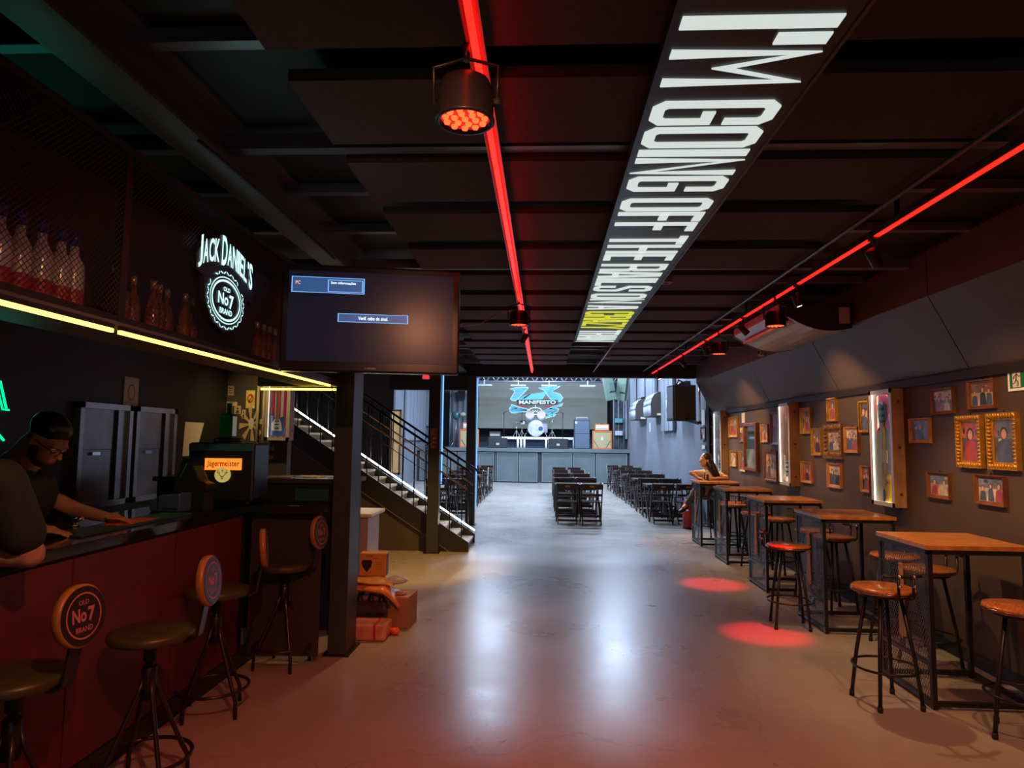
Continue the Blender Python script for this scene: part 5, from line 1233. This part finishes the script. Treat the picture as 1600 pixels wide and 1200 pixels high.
def cushion(name, m, x0, y0, z0, x1, y1, z1, bend=0.0, ex=.35):
    b = B(); n, k = 14, 8
    top = []; bot = []
    for i in range(n+1):
        rt, rb = [], []
        for j in range(k+1):
            u, v = i/n, j/k; e = (math.sin(PI*min(1, max(0, u)))**ex)*(math.sin(PI*v)**ex)
            x = x0+(x1-x0)*u; y = y0+(y1-y0)*v; dz = -bend*max(0, u-.55)**1.2*4+.006*math.sin(9*u+4*v)
            rt.append(b.bm.verts.new((x, y, z0+(z1-z0)*(.45+.55*e)+dz))); rb.append(b.bm.verts.new((x, y, z0+(z1-z0)*(.45-.45*e)+dz)))
        top.append(rt); bot.append(rb)
    for G, fl_ in ((top, False), (bot, True)):
        for i in range(n):
            for j in range(k):
                q = [G[i][j], G[i+1][j], G[i+1][j+1], G[i][j+1]]; b._f(q[::-1] if fl_ else q, True)
    ring_t = [top[i][0] for i in range(n+1)]+[top[n][j] for j in range(1, k+1)]+[top[i][k] for i in range(n-1, -1, -1)]+[top[0][j] for j in range(k-1, 0, -1)]
    ring_b = [bot[i][0] for i in range(n+1)]+[bot[n][j] for j in range(1, k+1)]+[bot[i][k] for i in range(n-1, -1, -1)]+[bot[0][j] for j in range(k-1, 0, -1)]
    L_ = len(ring_t)
    for i in range(L_): b._f([ring_t[i], ring_b[i], ring_b[(i+1) % L_], ring_t[(i+1) % L_]], True)
    return b.build(name, m, t)
ob = M('orange_film', (.68, .22, .05), .22, noise=.2, nscale=10, coat=.5); yb_ = M('amber_film', (.62, .30, .08), .25, noise=.2, nscale=10, coat=.5)
cushion('lower_bag', yb_, -.22, .0, 0, .22, .28, .07, .04); cushion('upper_bag', yb_, -.20, .02, .06, .20, .26, .13, .02); cushion('hanging_bag', ob, -.06, -.07, .0, .27, .20, .07, .09)
b = B(); b.sphere((.20, .16, .09), (.11, .08, .035), 12, 8); b.build('clear_film', M('clear_film', (.8, .75, .75), .15, trans=.6), t)
b = B(); b.sphere((-.21, .1, .10), (.04, .05, .03), 8, 6); b.sphere((-.22, .1, .04), (.04, .05, .03), 8, 6); b.build('red_tie', M('red_tape', (.5, .03, .02), .4), t)
t = thing('pick_box', 'amber cardboard box printed with a black shield on the bags', 'box', (-1.545, 6.10, .43), math.radians(3))
B().box(-.12, 0, 0, .12, .12, .20).build('carton', M('amber_card', (.62, .30, .06), .5), t, bevel=.003); B().box(.1205, .01, .0, .123, .11, .19).build('side_panel', M('side_violet', (.10, .05, .16), .5), t)
FB = lambda u, v: Vector((u, -.0015, v))
b = B(); b.poly([FB(*q) for q in [(-.105, .125), (-.09, .14), (-.02, .14), (-.005, .125), (-.015, .08), (-.055, .03), (-.095, .08)]]); text_fit(b, 'ROCK', FB, -.06, .165, .0, .180, .01); text_fit(b, 'PALCO', FB, .0, .15, .06, .162, .01)
for z in (.12, .10, .08, .06): stroke(b, [(.02, z), (.09, z)], .002, FB)
b.build('print', M('shield_black', (.02, .015, .02), .5), t, fix=False)
t = thing('wrapped_bundle', 'pinkish plastic wrapped bundle lying on the floor by the column', 'bundle', (-1.50, 5.62, 0))
pk = M('pink_wrap', (.55, .21, .14), .25, noise=.3, nscale=9, coat=.4, bump=.8)
o = B().box(-.22, -.02, 0, .20, .24, .13).build('wrapped_goods', pk, t, bevel=.022, seg=4); B().box(.10, -.0225, .004, .12, .2425, .1325).build('band', M('red_band', (.4, .03, .03), .4), t)
b = B().sphere((0, 0, .03), (.048, .03, .03), 10, 6)
for v in b.bm.verts: v.co += Vector((random.uniform(-.008, .008), random.uniform(-.006, .006), random.uniform(0, .008)))
o = b.build('candy_bag', M('bright_orange_bag', (.8, .10, .02), .3, noise=.3, nscale=30), None, smooth=False); o.location = (-1.265, 5.80, 0); tag(o, 'small bright orange packet on the floor between bundle and carton', 'packet')
o = B().sphere((0, 0, .012), (.08, .05, .012), 10, 6).build('snack_bag', M('snack_foil', (.6, .25, .18), .25, noise=.5, nscale=25), None); o.location = (-1.30, 6.08, .275); tag(o, 'small crinkled snack packet on top of the carton', 'packet')

# ------------------------------------------------------------------ people
def blob(name, prims, m, parent, vox=.012, smooth=6):
    b = B()
    for p in prims:
        if p[0] == 's': b.sphere(p[1], p[2], 16, 10, p[3] if len(p) > 3 else None)
        else: # capsule chain: points, radii
            pts, rs = p[1], p[2]
            for i in range(len(pts)): b.sphere(pts[i], rs[i], 12, 8)
            for i in range(len(pts)-1):
                if (Vector(pts[i])-Vector(pts[i+1])).length > 1e-4: b.tube([pts[i], pts[i+1]], [rs[i], rs[i+1]], 14)
    o = b.build(name, m, parent, fix=True)
    r = o.modifiers.new('remesh', 'REMESH'); r.mode = 'VOXEL'; r.voxel_size = vox; r.use_smooth_shade = True
    s = o.modifiers.new('smooth', 'SMOOTH'); s.iterations = smooth; s.factor = .5
    return o
skinm = M('skin', (.50, .27, .17), .5, noise=.08, nscale=20); skind = M('skin_tan', (.34, .18, .11), .5, noise=.08, nscale=20); hairm = M('hair_black', (.012, .009, .009), .35, noise=.3, nscale=40)
def fingers(prims, wrist, d, side, up, L=.085, curl=.35, r=.0085):
    """palm + four unequal bent fingers + thumb from a wrist point; d hand direction, side = towards the thumb"""
    wv, d, side, up = Vector(wrist), Vector(d).normalized(), Vector(side).normalized(), Vector(up).normalized()
    prims.append(('c', [wv, wv+d*.05], [.026, .03])); kn = wv+d*.075
    for i, (o_, l) in enumerate(((.030, .9), (.010, 1.0), (-.010, .94), (-.030, .76))):
        k = kn+side*o_; a = k+(d-up*curl*.6).normalized()*L*l*.5; e = a+(d-up*curl*2.2).normalized()*L*l*.5
        prims.append(('c', [wv+d*.03+side*o_*.8, k, a, e], [.015, r*1.2, r, r*.85]))
    tb = wv+d*.02+side*.022; prims.append(('c', [tb, tb+(side*.9+d*.6).normalized()*.04, tb+(side*.5+d*1.0).normalized()*.075], [.014, r*1.15, r]))
def head(prims, c, fwd, upv, s=1.0):
    """skull, jaw, nose, lips, brow, ears; returns matrix"""
    f = Vector(fwd).normalized(); u = (Vector(upv)-f*Vector(upv).dot(f)).normalized(); r = f.cross(u)
    Mh = Matrix(((r.x, f.x, u.x), (r.y, f.y, u.y), (r.z, f.z, u.z))); c = Vector(c)
    P = lambda x, y, z: c+Mh @ (Vector((x, y, z))*s)
    prims += [('s', P(0, -.012, .03), (.074*s, .094*s, .088*s), Mh), ('s', P(0, .025, -.035), (.058*s, .066*s, .075*s), Mh), ('s', P(0, .052, -.085), (.032*s, .030*s, .026*s), Mh),
              ('c', [P(0, .085, .012), P(0, .108, -.018)], [.010*s, .015*s]), ('s', P(0, .086, -.055), (.026*s, .014*s, .011*s), Mh), ('s', P(.030, .078, .024), (.024*s, .012*s, .010*s), Mh), ('s', P(-.030, .078, .024), (.024*s, .012*s, .010*s), Mh),
              ('s', P(.075, -.01, -.005), (.010*s, .020*s, .032*s), Mh), ('s', P(-.075, -.01, -.005), (.010*s, .020*s, .032*s), Mh)]
    return P, Mh
def eyes(parent, P, Mh, s=1.0):
    b = B()
    for x in (-.030, .030): b.sphere(P(x, .078, .004), .0125*s, 10, 8)
    b.build('eyes', M('eye_white', (.6, .58, .55), .2), parent)
    b = B()
    for x in (-.030, .030): b.sphere(P(x, .0885, .003), .0058*s, 8, 6)
    b.build('irises', M('iris_dark', (.02, .012, .01), .1), parent)

# seated woman at the far high table
WO = Vector((2.80, 11.80, 0))
t = thing('person', 'seated person with long dark hair, pale top, leaning on the farthest table', 'person', tuple(WO))
L = lambda x, y, z: Vector((x, y, z))-WO
pr = []
hc = L(2.77, 11.66, 1.36)
P, Mh = head(pr, hc, (-1, -.35, -.06), (0, -.05, 1))
pr += [('c', [hc+Vector((.02, .02, -.06)), L(2.82, 11.72, 1.16)], [.05, .055]), ('c', [L(2.82, 11.84, .80), L(2.83, 11.78, .98), L(2.83, 11.73, 1.10)], [.14, .115, .12]), ('c', [L(2.68, 11.70, 1.13), L(2.98, 11.72, 1.12)], [.055, .055])]
elL, wrL = L(2.53, 11.68, 1.14), L(2.64, 11.58, 1.055)
pr += [('c', [L(2.67, 11.70, 1.13), elL, wrL], [.048, .036, .026])]
elR, wrR = L(3.10, 11.55, 1.075), L(2.85, 11.44, 1.062)
pr += [('c', [L(3.0, 11.72, 1.12), elR, wrR], [.048, .036, .026])]
fingers(pr, wrL, (.5, -.6, -.1), (-.6, -.5, .2), (0, 0, 1), .07, .3, .009); fingers(pr, wrR, (-1, -.15, .05), (0, .2, 1), (.2, -1, 0), .07, .7, .009)
kn1 = L(2.62, 11.55, .90); an1 = L(2.42, 11.55, .60); kn2 = L(2.93, 11.42, .74); an2 = L(2.95, 11.52, .34)
pr += [('c', [L(2.74, 11.84, .80), kn1, an1, L(2.36, 11.50, .56)], [.085, .058, .038, .035]), ('c', [L(2.90, 11.84, .80), kn2, an2, L(2.94, 11.44, .30)], [.085, .058, .038, .035])]
blob('body', pr, skinm, t, .009, 4)
eyes(t, P, Mh)
blob('top', [('c', [L(2.82, 11.84, .84), L(2.83, 11.78, .98), L(2.83, 11.73, 1.10)], [.148, .128, .13]), ('c', [L(2.66, 11.70, 1.125), L(2.83, 11.72, 1.14), L(3.0, 11.72, 1.12)], [.062, .07, .062]), ('c', [L(2.67, 11.70, 1.13), L(2.62, 11.69, 1.135)], [.060, .055]), ('c', [L(3.0, 11.72, 1.12), L(3.04, 11.65, 1.10)], [.060, .055])], M('cream_top', (.55, .46, .34), .7, noise=.1, nscale=20), t, .011, 5)
o = B(); o.sphere(L(2.79, 11.60, 1.06), (.045, .012, .04), 12, 8); o.build('top_print', M('top_print_brown', (.18, .11, .06), .7), t)
blob('trousers', [('c', [L(2.74, 11.84, .80), kn1, an1+Vector((.02, 0, .03))], [.100, .072, .052]), ('c', [L(2.90, 11.84, .80), kn2, an2+Vector((0, 0, .05))], [.100, .072, .052]), ('c', [L(2.74, 11.85, .80), L(2.92, 11.85, .80)], [.13, .13]), ('c', [L(2.82, 11.84, .86)], [.145])], M('grey_jeans', (.075, .085, .085), .7, noise=.15, nscale=30), t, .012, 5)
blob('hair', [('s', P(0, -.030, .045), (.088, .100, .088), Mh), ('c', [P(.03, -.07, .02), hc+Vector((.12, -.0, -.10)), hc+Vector((.19, -.02, -.24)), hc+Vector((.24, -.05, -.33))], [.075, .062, .05, .022]), ('c', [P(.03, -.02, .03), hc+Vector((.08, -.06, -.12)), hc+Vector((.13, -.09, -.25))], [.07, .05, .022])], hairm, t, .010, 4)
for an, dr, nm in ((an1, Vector((-.10, -.07, -.03)), 'shoe'), (an2, Vector((-.02, -.13, -.03)), 'shoe')):
    b_ = blob(nm, [('c', [an+Vector((0, 0, -.02)), an+dr*.6+Vector((0, 0, -.05)), an+dr*1.25+Vector((0, 0, -.065))], [.042, .042, .034])], M('shoe_black', (.015, .014, .014), .5), t, .010, 4)
b = B(); b.bar(an1+Vector((.02, .02, -.085)), an1+Vector((-.13, -.09, -.125)), .075, .014); b.build('shoe_sole', M('sole_white', (.6, .58, .5), .5), t)
B().tube([L(2.745, 11.58, 1.16), L(2.735, 11.575, 1.10), L(2.745, 11.585, 1.03)], .010, 8).build('bag_strap', M('strap_brown', (.06, .02, .012), .5), t)
o = B().box(-.035, -.006, 0, .035, .006, .10).build('mobile_phone', M('phone_black', (.02, .015, .015), .2), None, bevel=.004); o.location = (2.755, 11.415, 1.032); o.rotation_euler = (-.2, .2, .3); tag(o, 'small dark phone held upright in the woman\'s hand', 'phone')

# bartender leaning over the counter
def px(pxx, pyy, Y): return on(pxx, pyy, Y=Y)
BO = Vector((-2.95, 3.40, 0))
t = thing('person', 'bartender in black with glasses and beard leaning over the bar', 'person', tuple(BO))
L = lambda v: Vector(v)-BO
hc = L(px(74, 690, 3.35)); pr = []
P, Mh = head(pr, hc, (.80, -.12, -.60), (.55, 0, .80), 1.08)
nk = L(px(32, 715, 3.40)); pr += [('c', [P(0, -.05, -.04), nk], [.062, .066])]
sh = L(px(10, 745, 3.28)); shf = L(px(-20, 735, 3.72))
pel = L((-3.02, 3.5, .98)); chest = L((-2.82, 3.5, 1.36))
pr += [('c', [pel, chest, nk+Vector((-.05, .05, -.05))], [.15, .16, .10]), ('c', [sh, shf], [.075, .075])]
el = L(px(42, 800, 3.18)); wr = L(px(62, 838, 3.22)); wr.z = 1.205
elf = L((-2.72, 3.80, 1.24)); wrf = L((-2.48, 3.72, 1.21))
pr += [('c', [sh, el, wr], [.058, .046, .030]), ('c', [shf, elf, wrf], [.058, .044, .030])]
fingers(pr, wr, (.9, .2, -.1), (0, -1, .1), (0, 0, 1), .085, .2, .0095); fingers(pr, wrf, (1, .0, -.05), (0, -1, .1), (0, 0, 1), .085, .2, .0095)
for s in (-.1, .1): pr += [('c', [pel+Vector((0, s, -.02)), L((-3.0, 3.5+s*1.1, .50)), L((-3.05, 3.5+s*1.2, .08)), L((-2.93, 3.5+s*1.2, .05))], [.095, .062, .045, .04])]
blob('body', pr, skind, t, .010, 4)
eyes(t, P, Mh, 1.08)
blob('shirt', [('c', [pel+Vector((0, 0, .05)), chest, nk+Vector((-.06, .05, -.07))], [.165, .175, .11]), ('c', [sh, shf], [.088, .088]), ('c', [sh, sh+(el-sh)*.75], [.078, .066]), ('c', [shf, shf+(elf-shf)*.7], [.078, .064])], M('black_tee', (.014, .016, .020), .75), t, .014, 5)
blob('trousers', [('c', [pel+Vector((0, s, -.0)), L((-3.0, 3.5+s*1.1, .50)), L((-3.05, 3.5+s*1.2, .10))], [.115, .078, .062]) for s in (-.1, .1)], M('black_trousers', (.012, .012, .014), .8), t, .016, 5)
blob('hair', [('s', P(0, -.026, .062), (.088*1.05, .104*1.05, .076*1.05), Mh)], hairm, t, .009, 4)
blob('beard', [('s', P(0, .030, -.078), (.056, .060, .042), Mh), ('s', P(.05, .015, -.045), (.018, .032, .04), Mh), ('s', P(-.05, .015, -.045), (.018, .032, .04), Mh)], M('beard_dark', (.03, .018, .013), .7), t, .008, 4)
b = B()
for x in (-.034, .034): b.tube([P(x+.027*math.cos(2*PI*k/16), .100, .006+.019*math.sin(2*PI*k/16)) for k in range(16)], .0022, 6, closed=True)
b.tube([P(-.008, .101, .008), P(.008, .101, .008)], .002, 6)
for s in (-1, 1): b.tube([P(s*.061, .098, .010), P(s*.078, .05, .012), P(s*.080, -.02, .006)], .0022, 6)
b.build('glasses', M('glasses_black', (.01, .01, .01), .25), t)
b = B(); b.tube([wr+Vector((-.02+.028*0, .033*math.cos(a), .033*math.sin(a))) for a in [2*PI*k/14 for k in range(14)]], .007, 6, closed=True); b.build('wristband', rubber, t)
b = B()
for s in (-.1, .1): b.box(-3.12+2.95, 3.5+s*1.2-3.4-.05, .0, -2.86+2.95, 3.5+s*1.2-3.4+.05, .09)
b.build('shoes', rubber, t, bevel=.03)

# customer at the photo's left edge, elbow on the bar
CO = Vector((-2.14, 2.30, 0))
t = thing('person', 'person in black cut off by the photo\'s left edge, forearm on the bar', 'person', tuple(CO))
L = lambda v: Vector(v)-CO
sh = L(px(0, 752, 2.42)); el = L(px(48, 868, 2.52)); el.z = 1.215; wr = L((-2.34, 2.46, 1.215))
pel = L((-2.12, 2.18, .92)); pr = []
nk = L((-2.14, 2.24, 1.60)); hc = L((-2.20, 2.26, 1.74))
P, Mh = head(pr, hc, (-.9, .3, -.2), (0, 0, 1), 1.05)
pr += [('c', [P(0, -.02, -.05), nk], [.06, .065]), ('c', [pel, L((-2.11, 2.22, 1.20)), L((-2.12, 2.24, 1.42))], [.14, .145, .15]), ('c', [sh, el, wr], [.062, .050, .034])]
sh2 = L((-2.2, 2.05, 1.47)); pr += [('c', [sh, L((-2.13, 2.24, 1.48)), sh2], [.07, .1, .07]), ('c', [sh2, L((-2.25, 1.98, 1.20)), L((-2.42, 2.10, 1.21))], [.06, .046, .032])]
fingers(pr, wr, (-1, -.1, 0), (0, -1, .1), (0, 0, 1), .085, .2, .0095); fingers(pr, L((-2.42, 2.10, 1.21)), (-1, .2, 0), (0, 1, .1), (0, 0, 1), .085, .2, .0095)
for s in (-.09, .09): pr += [('c', [pel+Vector((0, s, 0)), L((-2.10, 2.18+s, .48)), L((-2.10, 2.18+s, .08)), L((-2.16, 2.20+s, .05))], [.09, .06, .045, .04])]
blob('body', pr, M('skin_tattooed', (.36, .17, .13), .5, noise=.4, nscale=22), t, .010, 4); eyes(t, P, Mh, 1.05)
blob('shirt', [('c', [pel+Vector((0, 0, .06)), L((-2.11, 2.22, 1.20)), L((-2.12, 2.24, 1.42))], [.155, .16, .165]), ('c', [sh, L((-2.13, 2.24, 1.48)), sh2], [.088, .12, .085]), ('c', [sh, sh+(el-sh)*.72], [.088, .082]), ('c', [sh2, L((-2.235, 2.0, 1.28))], [.08, .07])], MATS['black_tee'], t, .014, 5)
blob('trousers', [('c', [pel+Vector((0, s, 0)), L((-2.10, 2.18+s, .48)), L((-2.10, 2.18+s, .10))], [.11, .078, .062]) for s in (-.09, .09)], MATS['black_trousers'], t, .016, 5)
blob('hair', [('s', P(0, -.026, .06), (.088, .106, .078), Mh)], hairm, t, .010, 4)
